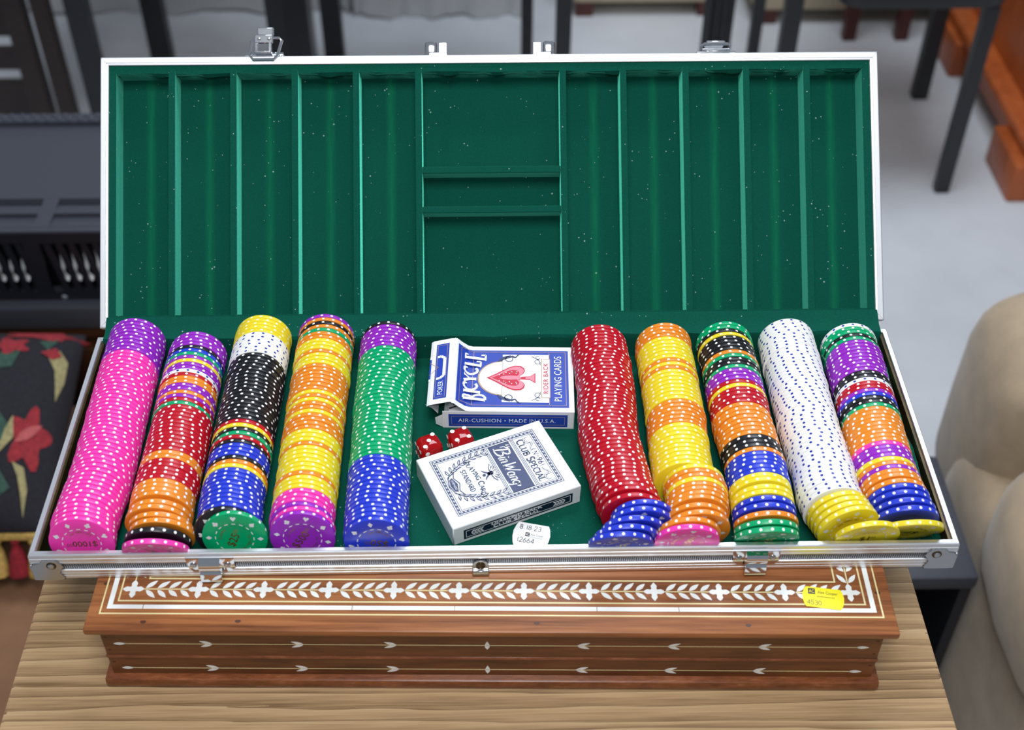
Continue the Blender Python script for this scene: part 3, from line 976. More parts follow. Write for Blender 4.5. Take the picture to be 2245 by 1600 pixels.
# folded latch
x = 0.1630
lt = MB().box(x - .0140, x + .0140, ly - .001, ly + .0012, -.012, -.0008, M['chrome'], 0.0003).obj('latch_base', lid, smooth=True)
lt['label'] = 'chrome toggle latch folded flat'
wire([(x - .0100, ly + .0022, -.001), (x + .0100, ly + .0022, -.001), (x + .0104, ly + .0048, .0), (x + .0086, ly + .0060, .0), (x - .0086, ly + .0060, .0), (x - .0104, ly + .0048, .0)], .0011, M['chrome']).obj('bail_wire', lt, smooth=True)
MB().box(x - .0072, x + .0068, ly + .0058, ly + .0086, -.010, .0012, M['chrome'], 0.0009).obj('hook_plate', lt, smooth=True)
MB().box(x - .0058, x + .0058, ly + .0010, ly + .0030, -.008, .0000, M['chrome'], 0.0004).obj('catch', lt, smooth=True)
# two lock posts
for x, s in ((-0.0394, 1), (0.0386, -1)):
    mb = MB()
    mb.box(x - s * .0080 if s > 0 else x - .0006, x + .0006 if s > 0 else x + .0080, ly - .001, ly + .0098, -.009, -.0010, M['chrome'], 0.0014)
    a, b = sorted((x + s * .0020, x + s * .0080))
    mb.box(a, b, ly - .001, ly + .0092, -.008, -.0016, M['chrome'], 0.0005)
    a, b = sorted((x - s * .0050, x + s * .0080))
    mb.box(a, b, ly - .001, ly + .0016, -.009, -.0008, M['chrome'], 0.0004)
    o = mb.obj('lock_post', lid, smooth=True)

# ------------------------------------------------------------------ poker chips
CR, CT = 0.0197, 0.00340
h = CT / 2
prof = [(0, h - .00012), (.0113, h - .00012), (.0116, h), (CR - .0003, h), (CR - .00007, h - .0001), (CR, h - .0003), (CR, -h + .0003), (CR - .00007, -h + .0001), (CR - .0003, -h), (.0116, -h), (.0113, -h + .00012), (0, -h + .00012)]
CHIP_ME = {}
for c in CHIP_RGB:
    CHIP_ME[c] = MB().lathe(prof, 44, M['chip_' + c], Matrix.Rotation(PI / 2, 4, 'X')).mesh(c + '_poker_chip', True)
FACE = lambda x, y: (x, -h - 0.00006, y)
FACE_IN = lambda x, y: (x, -h + 0.00006, y)


def face_print(o, value, foil='foil', mk='mark'):
    names = ['heart', 'club', 'diamond', 'spade', 'heart', 'club', 'diamond', 'spade']
    for i, nme in enumerate(names):
        a = 2 * PI * i / 8 + PI / 8
        mb = MB()
        for p in suit(nme, .0155 * cos(a), .0155 * sin(a), .0036, a - PI / 2):
            mb.poly(p, FACE, M[mk])
        mb.obj(nme + '_mark', o, fix=False)
    mb = MB()
    for i in range(16):
        a = 2 * PI * i / 16
        mb.stroke([(.0116 * cos(a - .1), .0116 * sin(a - .1)), (.0116 * cos(a + .1), .0116 * sin(a + .1))], .0006, FACE, M[mk])
    tag(mb.obj('dash_ring', o, fix=False), kind='stuff')
    mb = MB()
    big, small = value
    text(mb, big, -.0018, 0, FACE_IN, M[foil], height=.0060 if len(big) < 5 else .0050, weight=.012, align='c')
    wb = [v[0] for v in glyphs(big, 1.0, weight=.012)[0]]
    s = (.0060 if len(big) < 5 else .0050) / 0.86
    text(mb, small, -.0018 + (max(wb) - min(wb)) * s / 2 + .0004, .0013, FACE_IN, M[foil], height=.0025, align='l')
    arc_text(mb, 'Casino', 0, 0, .0078, PI / 2, FACE_IN, M[foil], .0021)
    arc_text(mb, 'Las Vegas, NV', 0, 0, .0098, -PI / 2, FACE_IN, M[foil], .0019, inward=True)
    mb.obj('lettering', o, fix=False)


VALUE = dict(pink=('$1000', '00'), green=('$25', '00'), purple=('$500', '00'), blue=('$50', '00'), black=('$100', '00'), orange=('$250', '00'), yellow=('$1', '00'), red=('$5', '00'), white=('$1', '00'))
R_ = lambda s: [(c, int(n)) for n, c in (p.split(' ') for p in s.split(', '))]
# every row from the hinge to the front: runs; y of the back and of the front chip face; x along y; overrides for the chips at the front
ROWS = [
    ('leftmost row', R_('9 purple, 42 pink'), (.1850, .0070), (-8, -8), [(.0097, -.2492), (.0225, -.2508), (.0537, -.2488), (.0873, -.2488), (.1321, -.2500), (.1877, -.2505)], {}),
    ('second row from left', R_('4 purple, 1 black, 1 blue, 1 green, 1 purple, 1 yellow, 2 purple, 1 white, 1 red, 2 orange, 2 purple, 1 orange, 1 purple, 1 red, 1 green, 12 red, 2 orange, 5 red, 8 orange, 1 black, 1 pink'), (.1710, .0112), (-7, 0),
     [(.0083, -.2040), (.0199, -.2050), (.0333, -.2060), (.0531, -.2060), (.0866, -.2052), (.1314, -.2062), (.1737, -.2060)],
     {0: dict(tilt=23, dx=.0000), 1: dict(tilt=16, dx=.0002), 2: dict(tilt=11, dx=.0020), 3: dict(tilt=9, dx=.0012), 4: dict(tilt=5, dx=-.0006), 5: dict(tilt=4, dx=-.0004)}),
    ('third row from left', R_('5 yellow, 6 white, 18 black, 1 red, 1 yellow, 1 black, 1 green, 1 red, 1 black, 3 blue, 1 black, 1 orange, 1 yellow, 9 blue, 1 black, 1 green'), (.1870, .0097), (-8, -8),
     [(.0145, -.1620), (.0344, -.1634), (.0638, -.1634), (.0949, -.1635), (.1306, -.1625), (.1897, -.1622)],
     {0: dict(dx=.0038, spin=-65), 1: dict(dx=-.0012, spin=20)}),
    ('fourth row from left', R_('1 purple, 1 orange, 1 black, 1 orange, 1 green, 2 orange, 3 yellow, 1 orange, 3 yellow, 7 orange, 1 yellow, 1 orange, 1 yellow, 2 orange, 1 yellow, 4 orange, 3 yellow, 1 orange, 6 yellow, 1 orange, 3 yellow, 3 pink, 1 purple, 1 pink, 1 purple'), (.1873, .0091), (-8, -8),
     [(.0118, -.1172), (.0196, -.1184), (.0531, -.1181), (.0852, -.1184), (.1299, -.1185), (.190, -.1180)], {0: dict(spin=-55), 1: dict(dx=.0004)}),
    ('fifth row from left', R_('1 black, 6 purple, 28 green, 15 blue'), (.1794, .0058), (-8, -5), [(.0076, -.0722), (.0142, -.0730), (.0524, -.0735), (.0801, -.0733), (.1163, -.0741), (.1821, -.0738)], {0: dict(spin=192)}),
    ('fifth row from right', R_('45 red, 5 blue'), (.1732, .0105), (-8, 0), [(.0025, .0760), (.0072, .0780), (.0213, .0853), (.0454, .0797), (.0906, .0741), (.1373, .0756), (.176, .0735)],
     {0: dict(tilt=21, dx=-.0010, spin=-40), 1: dict(tilt=18, dx=.0006), 2: dict(tilt=14, dx=.0030), 3: dict(tilt=9, dx=.0050), 4: dict(tilt=6, dx=.0050), 5: dict(tilt=3)}),
    ('fourth row from right', R_('4 orange, 6 yellow, 1 orange, 1 yellow, 1 orange, 8 yellow, 6 orange, 11 yellow, 2 orange, 1 yellow, 7 orange, 1 pink'), (.1744, .0090), (-8, 0),
     [(.0055, .1150), (.0182, .1194), (.0250, .1245), (.0412, .1253), (.0480, .1245), (.0500, .1187), (.0635, .1187), (.0994, .1195), (.1456, .1192), (.178, .1183)],
     {0: dict(tilt=13, spin=-60), 1: dict(tilt=10, dx=.0006), 2: dict(tilt=7, dx=.0050), 3: dict(tilt=4, dx=.0030)}),
    ('third row from right', R_('2 green, 1 black, 1 yellow, 4 black, 1 orange, 1 green, 2 black, 1 green, 3 purple, 1 red, 1 yellow, 4 red, 8 orange, 3 black, 1 orange, 5 blue, 4 yellow, 2 blue, 1 orange, 2 green'), (.1751, .0142), (-8, 4),
     [(.0065, .1640), (.0361, .1655), (.0628, .1655), (.0987, .1628), (.1448, .1626), (.1779, .1612)], {0: dict(tilt=23, spin=-40), 1: dict(tilt=20), 2: dict(tilt=16), 3: dict(tilt=12), 4: dict(tilt=9), 5: dict(tilt=7), 6: dict(tilt=6)}),
    ('second row from right', R_('45 white, 5 yellow'), (.1774, .0121), (-8, 0), [(.0130, .2115), (.0199, .2110), (.0362, .2075), (.0532, .2080), (.093, .2062), (.1406, .2058), (.1801, .2055)],
     {0: dict(tilt=16, yaw=3, dx=.0130, spin=0), 1: dict(tilt=5, yaw=12, dx=.0030), 2: dict(tilt=4, yaw=11, dx=.0020), 3: dict(tilt=3, yaw=10, dx=.0012), 4: dict(tilt=2, yaw=9, dx=.0005), 5: dict(yaw=8), 6: dict(yaw=6), 7: dict(yaw=5), 8: dict(yaw=4), 9: dict(yaw=3), 10: dict(yaw=2)}),
    ('rightmost row', R_('1 white, 2 green, 1 black, 1 green, 9 purple, 2 black, 1 white, 2 red, 1 purple, 1 blue, 2 black, 1 green, 9 orange, 1 pink, 3 purple, 1 yellow, 1 orange, 1 purple, 3 orange, 4 blue, 1 yellow'), (.1719, .0206), (-8, 3),
     [(.0110, .2532), (.0207, .2515), (.0355, .2490), (.0568, .2468), (.1014, .2482), (.1498, .2490), (.1747, .2490)],
     {0: dict(tilt=26, spin=200), 1: dict(tilt=16), 2: dict(tilt=12), 3: dict(tilt=8), 4: dict(tilt=5), 5: dict(tilt=4)}),
]
NUM = 'zero one two three four five six seven eight nine ten eleven twelve'.split()
_ord = 'zeroth first second third fourth fifth sixth seventh eighth ninth tenth eleventh twelfth thirteenth fourteenth fifteenth sixteenth seventeenth eighteenth nineteenth twentieth'.split()


def ordw(n):
    if n <= 20:
        return _ord[n]
    t = {20: 'twenty', 30: 'thirty', 40: 'forty'}[n // 10 * 10]
    return t + ('-' + _ord[n % 10] if n % 10 else '') if n % 10 else t[:-1] + 'ieth'


def numw(n):
    if n <= 12:
        return NUM[n]
    return str(n)


PRINTED = {(2, 1): 'black', (5, 3): 'blue', (6, 2): 'orange', (6, 11): 'yellow', (8, 1): 'yellow'}
FACE_LABEL = {0: 'pink $1000 chip facing the viewer at front of the leftmost row', 1: 'tilted pink chip behind the front rim in second row from left',
              2: 'green $25 chip facing the viewer at front of third row from left', 3: 'purple $500 chip facing the viewer at front of fourth row from left',
              4: 'blue $50 chip facing the viewer at front of fifth row from left', 5: 'blue chip leaning forward at front of the fifth row from right',
              6: 'pink chip leaning forward at front of the fourth row from right', 7: 'green chip leaning forward at front of the third row from right',
              8: 'yellow $1 chip slid out in front of the second row from right', 9: 'yellow chip tipped far forward at front of the rightmost row'}
seen_labels = {}
for ri, (rname, runs, (yb, yf), (ta, tz), path, over) in enumerate(ROWS):
    n = sum(c for _, c in runs)
    rr = random.Random(100 + ri)
    pitch = (yb - yf) / (n - 1)
    spin = rr.uniform(0, 360)
    drift = rr.uniform(-3, 3)
    i = 0
    path = sorted(path)
    for k_, (col, cnt) in enumerate(runs):
        pv = runs[k_ - 1][0] if k_ else None
        nxt = runs[k_ + 1][0] if k_ + 1 < len(runs) else None
        for j in range(cnt):
            front_i = n - 1 - i
            ov = over.get(front_i, {})
            tl = math.radians(ov.get('tilt', ta + (tz - ta) * i / (n - 1)))
            y = yb - pitch * i - CR * sin(tl)
            yy = min(max(y, path[0][0]), path[-1][0])
            x = path[-1][1]
            for (ya, xa), (y2, x2) in zip(path, path[1:]):
                if ya <= yy <= y2:
                    x = xa + (x2 - xa) * (yy - ya) / (y2 - ya)
                    break
            x += ov.get('dx', 0) + rr.gauss(0, .00022)
            yw = math.radians(ov.get('yaw', 0))
            drift = max(-5, min(5, drift + rr.uniform(-2.6, 2.6)))
            spin += drift * .5 + rr.gauss(0, 4.6) + (rr.uniform(4, 16) if rr.random() < .15 else 0)
            sp_ = ov.get('spin', spin if front_i else 180 if ri == 0 else spin)
            z = RIM + FLOOR + CR * cos(tl) + h * abs(sin(tl)) + 0.00005
            o = put(col + '_poker_chip', CHIP_ME[col])
            o.matrix_world = Matrix.Translation((x, y, z)) @ Matrix.Rotation(yw, 4, 'Z') @ Matrix.Rotation(tl, 4, 'X') @ Matrix.Rotation(math.radians(sp_), 4, 'Y')
            # which one: by its run, counted from the front
            q = cnt - j
            a, b = pv or 'hinge', nxt or 'rim'
            if front_i == 0:
                lab = FACE_LABEL[ri]
            elif cnt == 1:
                lab = f'single {col} poker chip between {a} and {b} in the {rname}'
            else:
                lab = f'{ordw(q)} of {numw(cnt)} {col} chips from front between {a} and {b}, {rname}'
            if lab in seen_labels:
                seen_labels[lab] += 1
                lab = f'{ordw(front_i + 1)} chip from front, {col} between {a} and {b}, in {rname}'
                if lab in seen_labels:
                    print('DUP', lab)
            seen_labels[lab] = 1
            tag(o, lab, 'poker chip', 'poker chips in the ' + rname)
            if front_i == 0 or (ri, front_i) in PRINTED:
                face_print(o, VALUE[col], 'foil_cream' if ri in (5, 6, 7) else 'foil')
            i += 1

# ------------------------------------------------------------------ card boxes
BX = 0.0
d1 = empty('card_box', (-0.0350, 0.1202, RIM + FLOOR + 0.0004), 'white and blue card box with open flap and a red spade', 'card box', rz=-0.0307)
L1, W1, H1 = 0.0886, 0.0640, 0.0157
t_ = 0.0005
b = MB()
b.box(0, L1, 0, W1, 0, t_, M['card'])
b.box(0, L1, 0, t_, 0, H1, M['card'])
b.box(0, L1, W1 - t_, W1, 0, H1, M['card'])
b.box(L1 - t_, L1, 0, W1, 0, H1, M['card'])
b.obj('carton', d1)
cd = MB()
for q in range(21):
    cd.box(0.004 + 0.0003 * (q % 3), L1 - .001, .001, W1 - .001, .0009 + q * .00062, .0009 + q * .00062 + .0005, M['card_in'])
tag(cd.obj('card_deck', d1), kind='stuff')
dk = MB()
for q in range(9):
    dk.stroke([(-.0 + .0045 + (q % 3) * .003, .004 + q * .004), (.0105 - (q % 2) * .003, .007 + q * .004)], .0011, lambda x, y: (x, y, .0146), M['ink_black'])
dk.obj('card_back_print', d1, fix=False)
# the face panel: flat, bent up at its open end, running on into the flap. s is measured from the closed end
PATH = [(0, L1, H1), (.070, L1 - .070, H1), (.0735, L1 - .0733, H1 + .0008), (.0790, L1 - .0775, H1 + .0042), (.0835, L1 - .0808, H1 + .0076), (.0855, L1 - .0826, H1 + .0084), (.0880, L1 - .0850, H1 + .0082), (.1010, L1 - .0972, H1 + .0050), (.1030, L1 - .0988, H1 + .0038)]


def on_panel(s, t, off=.0002):
    s = max(0, min(s, PATH[-1][0]))
    for (s0, x0, z0), (s1, x1, z1) in zip(PATH, PATH[1:]):
        if s0 <= s <= s1:
            f = (s - s0) / (s1 - s0)
            dx, dz = x1 - x0, z1 - z0
            L = math.hypot(dx, dz)
            return (x0 + dx * f + dz / L * off, t, z0 + dz * f - dx / L * off)


pn = MB()
for (s0, *_), (s1, *_) in zip(PATH, PATH[1:]):
    nn = 3 if s1 - s0 > .003 else 1
    ins = .0006 if s0 > .084 else 0
    for q in range(nn):
        a, c = s0 + (s1 - s0) * q / nn, s0 + (s1 - s0) * (q + 1) / nn
        vs = [on_panel(a, ins, 0), on_panel(c, ins, 0), on_panel(c, W1 - ins, 0), on_panel(a, W1 - ins, 0)]
        v2 = [on_panel(a, ins, .00035), on_panel(c, ins, .00035), on_panel(c, W1 - ins, .00035), on_panel(a, W1 - ins, .00035)]
        pn.add(vs + v2, [(3, 2, 1, 0), (4, 5, 6, 7), (0, 1, 5, 4), (2, 3, 7, 6), (1, 2, 6, 5), (3, 0, 4, 7)], M['card'])
pn.obj('face_panel', d1)
# tuck tongue curling under, and two dust flaps
tg = MB()
c0 = (L1 - .0988, H1 + .0038)
cv = [(c0[0] + .0035 * (1 - cos(a)) * 1.1, c0[1] - .0035 * sin(a) - .0062 * (a > 1.4) * (a - 1.4)) for a in [i * .32 for i in range(9)]]
for (xa, za), (xb, zb_) in zip(cv, cv[1:]):
    tg.add([(xa, .003, za), (xb, .003, zb_), (xb, W1 - .003, zb_), (xa, W1 - .003, za)], [(0, 1, 2, 3)], M['card_in'])
tg.obj('tuck_tongue', d1, smooth=True)
for y0, y1 in ((.0002, .0016), (W1 - .0002, W1 - .0016)):
    MB().add([(0, y0, .0006), (0, y0, H1 - .003), (-.0052, y1, H1 - .0075), (-.0048, y1, .002)], [(0, 1, 2, 3)], M['card']).obj('dust_flap', d1)

L_ = [.00052, .00064, .00076, .00088]
F0, F1, F2, F3 = [(lambda o: (lambda x, y: on_panel(y, x, o)))(o) for o in L_]
# in the print frame x runs up the picture (across the box), y towards the open end
pr = MB()
for a, c in ((.0035, .016), (.016, .052), (.052, .066), (.066, .070), (.070, .0735), (.0735, .079), (.079, .0825)):
    pr.rect(.0040, a, W1 - .0040, c, F0, M['ink_blue'])
pr.obj('printed_panel', d1, fix=False)['label'] = 'royal blue printed panel'
pr = MB()
pr.frame(.0056, .0052, W1 - .0056, .0695, .00035, F1, M['ink_gold'])
pr.rect(.0056, .0695, .00595, .0800, F1, M['ink_gold']).rect(W1 - .00595, .0695, W1 - .0056, .0800, F1, M['ink_gold'])
pr.rect(.0056, .0797, W1 - .0056, .0800, F1, M['ink_gold'])
pr.rect(.0066, .0165, W1 - .0066, .0166 + .0003, F1, M['ink_gold'])
pr.poly(arc(W1 / 2, .0490, .0170, .0170, 0, 180, 24), F1, M['ink_gold'])
pr.poly([(.0135, .0490), (W1 - .0135, .0490), (W1 - .0135, .0480), (.0135, .0480)], F1, M['ink_gold'])
pr.obj('gold_border', d1, fix=False)
pr = MB()
pr.rect(.0085, .0170, W1 - .0085, .0490, F2, M['ink_white'])
pr.poly(arc(W1 / 2, .0488, .0162, .0162, 0, 180, 24), F2, M['ink_white'])
pr.obj('white_field', d1, fix=False)
pr = MB()
serif(pr, 'BICYCLE', W1 / 2, .0662, .0104, F2, M['ink_white'], width=.0465, heights=[.0162, .0128, .0104, .0098, .0104, .0128, .0162], thick=.24, thin=.13)
pr.obj('title_lettering', d1, fix=False)
pr = MB()
text(pr, 'PLAYING CARDS', W1 / 2, .0108, F2, M['ink_white'], width=.0440, height=.0050)
pr.obj('band_lettering', d1, fix=False)
pr = MB()
pr.rect(.0128, .0160, W1 - .0128, .0222, F3, M['ink_gold'])
pr.obj('nameplate_border', d1, fix=False)
F4 = lambda x, y: on_panel(y, x, .00096)
F5 = lambda x, y: on_panel(y, x, .00106)
F6 = lambda x, y: on_panel(y, x, .00116)
F7 = lambda x, y: on_panel(y, x, .00126)
MB().rect(.0133, .0165, W1 - .0133, .0217, F4, M['ink_white']).obj('nameplate', d1, fix=False)
pr = MB()
text(pr, 'RIDER BACK', W1 / 2, .0191, F5, M['ink_red'], width=.0300, height=.0034, space=1.15, weight=.012)
pr.obj('nameplate_lettering', d1, fix=False)
# scrolls between the field and the frame
for sgn in (-1, 1):
    pr = MB()
    q = lambda a, c: (W1 / 2 + sgn * a, c)
    pr.stroke([q(a, c) for a, c in [(.0165, .0520), (.0185, .0500), (.0205, .0470), (.0218, .0430), (.0205, .0400), (.0230, .0385), (.0245, .0360)]], [.0005, .0022, .0030, .0022, .0010, .0010, .0005], F3, M['ink_navy'])
    pr.stroke([q(a, c) for a, c in arc(.0190, .0445, .0026, .0026, 0, 300, 10)], .0006, F3, M['ink_navy'])
    for dx, r in ((.0165, .0022), (.0205, .0015)):
        pr.stroke([q(a, c) for a, c in arc(dx, .0245, r, r, -40, 250, 9)], .0004, F3, M['ink_navy'])
    pr.stroke([q(a, c) for a, c in [(.0130, .0228), (.0165, .0232), (.0195, .0255), (.0218, .0290)]], .0004, F3, M['ink_navy'])
    pr.obj('printed_scroll', d1, fix=False)


def spade(mb, cx, tip, base, hw, f, m):
    """a spade lying with its tip towards the open end (larger s)"""
    Ls = tip - base
    e = [(0, 1), (.10, .93), (.30, .80), (.62, .62), (.88, .46), (.99, .33), (.96, .20), (.80, .12), (.56, .10), (.34, .14), (.16, .22)]
    pts = [(cx + a * hw, base + c * Ls) for a, c in e] + [(cx - a * hw, base + c * Ls) for a, c in reversed(e[1:])]
    mid = (cx, base + .40 * Ls)
    for p, q in zip(pts, pts[1:] + pts[:1]):
        mb.poly([mid, p, q], f, m)


pr = MB()
spade(pr, W1 / 2, .0598, .0305, .0124, F3, M['ink_red'])
pr.poly([(W1 / 2 - .0012, .0372), (W1 / 2 + .0012, .0372), (W1 / 2 + .0018, .0300), (W1 / 2 + .0050, .0262), (W1 / 2 - .0050, .0262), (W1 / 2 - .0018, .0300)], F3, M['ink_red'])
pr.obj('spade_emblem', d1, fix=False)
pr = MB()
spade(pr, W1 / 2, .0580, .0315, .0113, F4, M['ink_pink'])
pr.poly([(W1 / 2 - .0008, .0330), (W1 / 2 + .0008, .0330), (W1 / 2 + .0014, .0300), (W1 / 2 + .0038, .0268), (W1 / 2 - .0038, .0268), (W1 / 2 - .0014, .0300)], F4, M['ink_pink'])
pr.obj('spade_tint', d1, fix=False)
pr = MB()
spade(pr, W1 / 2, .0562, .0352, .0078, F5, M['ink_red'])
pr.obj('spade_heart', d1, fix=False)
pr = MB()
pr.poly(arc(W1 / 2, .0432, .0021, .0075, 0, 360, 14)[:-1], F6, M['ink_pink'])
for sgn in (-1, 1):
    for a, c in ((.0045, .0395), (.0058, .0425), (.0040, .0440), (.0052, .0465), (.0035, .0480), (.0028, .0510), (.0060, .0390)):
        pr.poly(arc(W1 / 2 + sgn * a, c, .00045, .00045, 0, 360, 6)[:-1], F6, M['ink_white'])
pr.obj('spade_ornament', d1, fix=False)
# the flap
pr = MB()
pr.rect(.0050, .0890, W1 - .0050, .0985, F0, M['ink_blue'])
pr.obj('printed_panel', d1, fix=False)
pr = MB()
pr.frame(.0064, .0902, W1 - .0064, .0976, .0003, F1, M['ink_gold'])
pr.obj('gold_border', d1, fix=False)
pr = MB()
text(pr, 'POKER', .0150, .0938, F2, M['ink_white'], width=.0130, height=.0038)
pr.obj('flap_lettering', d1, fix=False)
pr = MB()
u = [(.0245, .1028), (.0245, .0945), (.0268, .0918), (.0440, .0918), (.0462, .0945), (.0462, .1028)]
pr.stroke(u, .0022, F2, M['card'])
pr.stroke([(.0292, .1026), (.0353, .0962), (.0414, .1026)], .0004, F3, M['ink_gold'])
pr.obj('thumb_cut', d1, fix=False)
MB().rect(.0254, .0926, .0453, .1028, lambda x, y: on_panel(y, x, .00070), M['ink_blue']).obj('thumb_tab', d1, fix=False)
# long side
SF = lambda o: (lambda x, y: (x, -o, y))
MB().rect(.0040, .0018, L1 - .0045, H1 - .0024, SF(.0001), M['ink_blue']).obj('side_panel_print', d1, fix=False)
pr = MB()
pr.frame(.0058, .0036, L1 - .0063, H1 - .0042, .0003, SF(.0002), M['ink_gold'])
pr.obj('gold_border', d1, fix=False)
pr = MB()
text(pr, 'AIR-CUSHION \u2022 MADE IN U.S.A.', L1 / 2 - .001, H1 / 2 - .0002, SF(.0003), M['ink_white'], width=.0655, height=.0034, space=1.1)
pr.obj('side_lettering', d1, fix=False)

# second box, askew
A2 = 0.4035
L2, W2, H2 = .0878, .0634, .0157
d2 = empty('card_box', (-0.0263, 0.0185, RIM + FLOOR + 0.0004), 'film-wrapped white card box with navy band lying askew at the front', 'card box', rz=A2)
MB().box(0, L2, 0, W2, 0, H2, M['card_wrap'], .0006).obj('carton', d2, smooth=True)
# print frame: x from the far long edge to the near one, y towards the right end
G = lambda o: (lambda x, y: (y, W2 - x, H2 + o))
G0, G1, G2, G3 = G(.0001), G(.0002), G(.0003), G(.0004)
pr = MB()
pr.frame(.0055, .0070, W2 - .0080, .0800, .0005, G0, M['ink_navy'])
pr.frame(.0066, .0081, W2 - .0091, .0789, .0019, G0, M['ink_navy'])
pr.frame(.0092, .0107, W2 - .0117, .0763, .00035, G0, M['ink_navy'])
pr.obj('printed_border', d2, fix=False)
pr = MB()
x0, x1, y0, y1 = .0066, W2 - .0091, .0081, .0789
nn = 15
for q in range(nn):
    for yy in (y0 + .00095, y1 - .00095):
        xx = x0 + .002 + (x1 - x0 - .004) * q / (nn - 1)
        pr.poly([(xx - .0011, yy - .00035), (xx + .0005, yy - .00035), (xx + .0011, yy + .00035), (xx - .0005, yy + .00035)], G1, M['ink_white'])
nn = 26
for q in range(nn):
    for xx in (x0 + .00095, x1 - .00095):
        yy = y0 + .002 + (y1 - y0 - .004) * q / (nn - 1)
        pr.poly([(xx - .00035, yy - .0009), (xx + .00035, yy - .0005), (xx + .00035, yy + .0009), (xx - .00035, yy + .0005)], G1, M['ink_white'])
tag(pr.obj('rope_dashes', d2, fix=False), kind='stuff')
MB().rect(.0092, .0462, W2 - .0117, .0610, G0, M['ink_navy']).obj('navy_band', d2, fix=False)
pr = MB()
for yy in (.0432, .0441, .0450, .0620, .0629, .0638):
    pr.rect(.0092, yy, W2 - .0117, yy + .0004, G0, M['ink_navy'])
pr.obj('band_rules', d2, fix=False)
pr = MB()
cx = W2 / 2 - .0012
# Bin Wang, drawn as a brush script
SCR = lambda x, y: (cx - .0178 + x * .0358 + y * .0012, .0490 + y * .0078)
for pts, wd in (
        ([(.055, 1.15), (.035, .5), (.02, 0)], [.0010, .0013, .0010]),
        ([(-.03, .62), (-.03, .95), (.05, 1.24), (.15, 1.15), (.17, .90), (.12, .68), (.06, .62)], [.0005, .0007, .0010, .0012, .0012, .0009, .0006]),
        ([(.06, .62), (.16, .56), (.19, .32), (.14, .06), (.06, -.02), (-.02, .04)], [.0006, .0010, .0013, .0012, .0009, .0006]),
        ([(.235, .58), (.225, .05), (.25, 0)], [.0009, .0011, .0005]), ([(.243, .80), (.243, .88)], .0012),
        ([(.285, .58), (.275, 0)], [.0008, .0011]), ([(.278, .40), (.315, .58), (.345, .50), (.338, .08), (.36, 0)], [.0005, .0009, .0011, .0011, .0005]),
        ([(.405, 1.15), (.43, .02)], [.0009, .0013]), ([(.43, .02), (.50, .9)], [.0006, .0008]), ([(.50, .9), (.525, .02)], [.0009, .0013]), ([(.525, .02), (.605, 1.18)], [.0006, .0009]),
        (arc(.645, .28, .040, .29, 40, 330, 10), .0009), ([(.688, .56), (.680, .08), (.70, 0)], [.0008, .0011, .0005]),
        ([(.735, .58), (.727, 0)], [.0008, .0011]), ([(.728, .40), (.765, .58), (.795, .50), (.788, .08), (.81, 0)], [.0005, .0009, .0011, .0011, .0005]),
        (arc(.865, .30, .040, .27, 40, 330, 10), .0009), ([(.908, .56), (.900, -.20), (.86, -.46), (.82, -.30)], [.0008, .0011, .0009, .0005])):
    pr.stroke([SCR(a, c) for a, c in pts], wd, G1, M['ink_white'])
for sgn, q0, q1 in ((1, .0122, .0141), (-1, .0456, .0475)):
    for xx in (q0, q1):
        yy = .0590 if sgn > 0 else .0520
        pr.poly(arc(xx, yy - sgn * .0006, .0006, .0006, 0, 360, 8)[:-1], G1, M['ink_white'])
        pr.stroke([(xx, yy), (xx + .0006 * sgn, yy + .0011 * (1 if sgn > 0 else -1))], [.0008, .0003], G1, M['ink_white'])
pr.obj('script_lettering', d2, fix=False)
pr = MB()
serif(pr, 'CLUB SPECIAL', cx, .0655, .0052, G0, M['ink_navy'], width=.0385, caps=.8, thick=.22, thin=.12)
pr.obj('printed_lettering', d2, fix=False)
pr = MB()
serif(pr, 'PLAYING CARDS', cx + .0008, .0262, .0036, G0, M['ink_navy'], width=.0330, caps=.82, bow=.0030, thick=.22, thin=.12)
serif(pr, 'STANDARD', cx, .0222, .0032, G0, M['ink_navy'], width=.0195, thick=.22, thin=.12)
pr.obj('printed_lettering', d2, fix=False)
pr = MB()
serif(pr, 'N', cx - .0045, .0713, .0034, G0, M['ink_navy'], width=.0032)
text(pr, 'o', cx - .0015, .0733, G0, M['ink_navy'], height=.0014)
mono(pr, '96', cx + .0004, .0713, .0036, G0, M['ink_navy'], .0007)
text(pr, '(', cx - .0078, .0730, G0, M['ink_navy'], height=.0040, weight=.02)
text(pr, ')', cx + .0066, .0730, G0, M['ink_navy'], height=.0040)
pr.obj('printed_lettering', d2, fix=False)
pr = MB()
for sgn in (-1, 1):        # ribbon beside the number
    q = [(cx + sgn * a, c) for a, c in [(.0085, .0715), (.0110, .0725), (.0130, .0745), (.0150, .0738), (.0148, .0712), (.0170, .0700), (.0195, .0715), (.0192, .0735)]]
    pr.stroke(q, [.0006, .0010, .0014, .0016, .0015, .0014, .0011, .0005], G0, M['ink_navy'])
    pr.stroke(q, [.0001, .0004, .0006, .0008, .0007, .0006, .0005, .0001], G1, M['ink_white'])
pr.obj('ribbon_print', d2, fix=False)
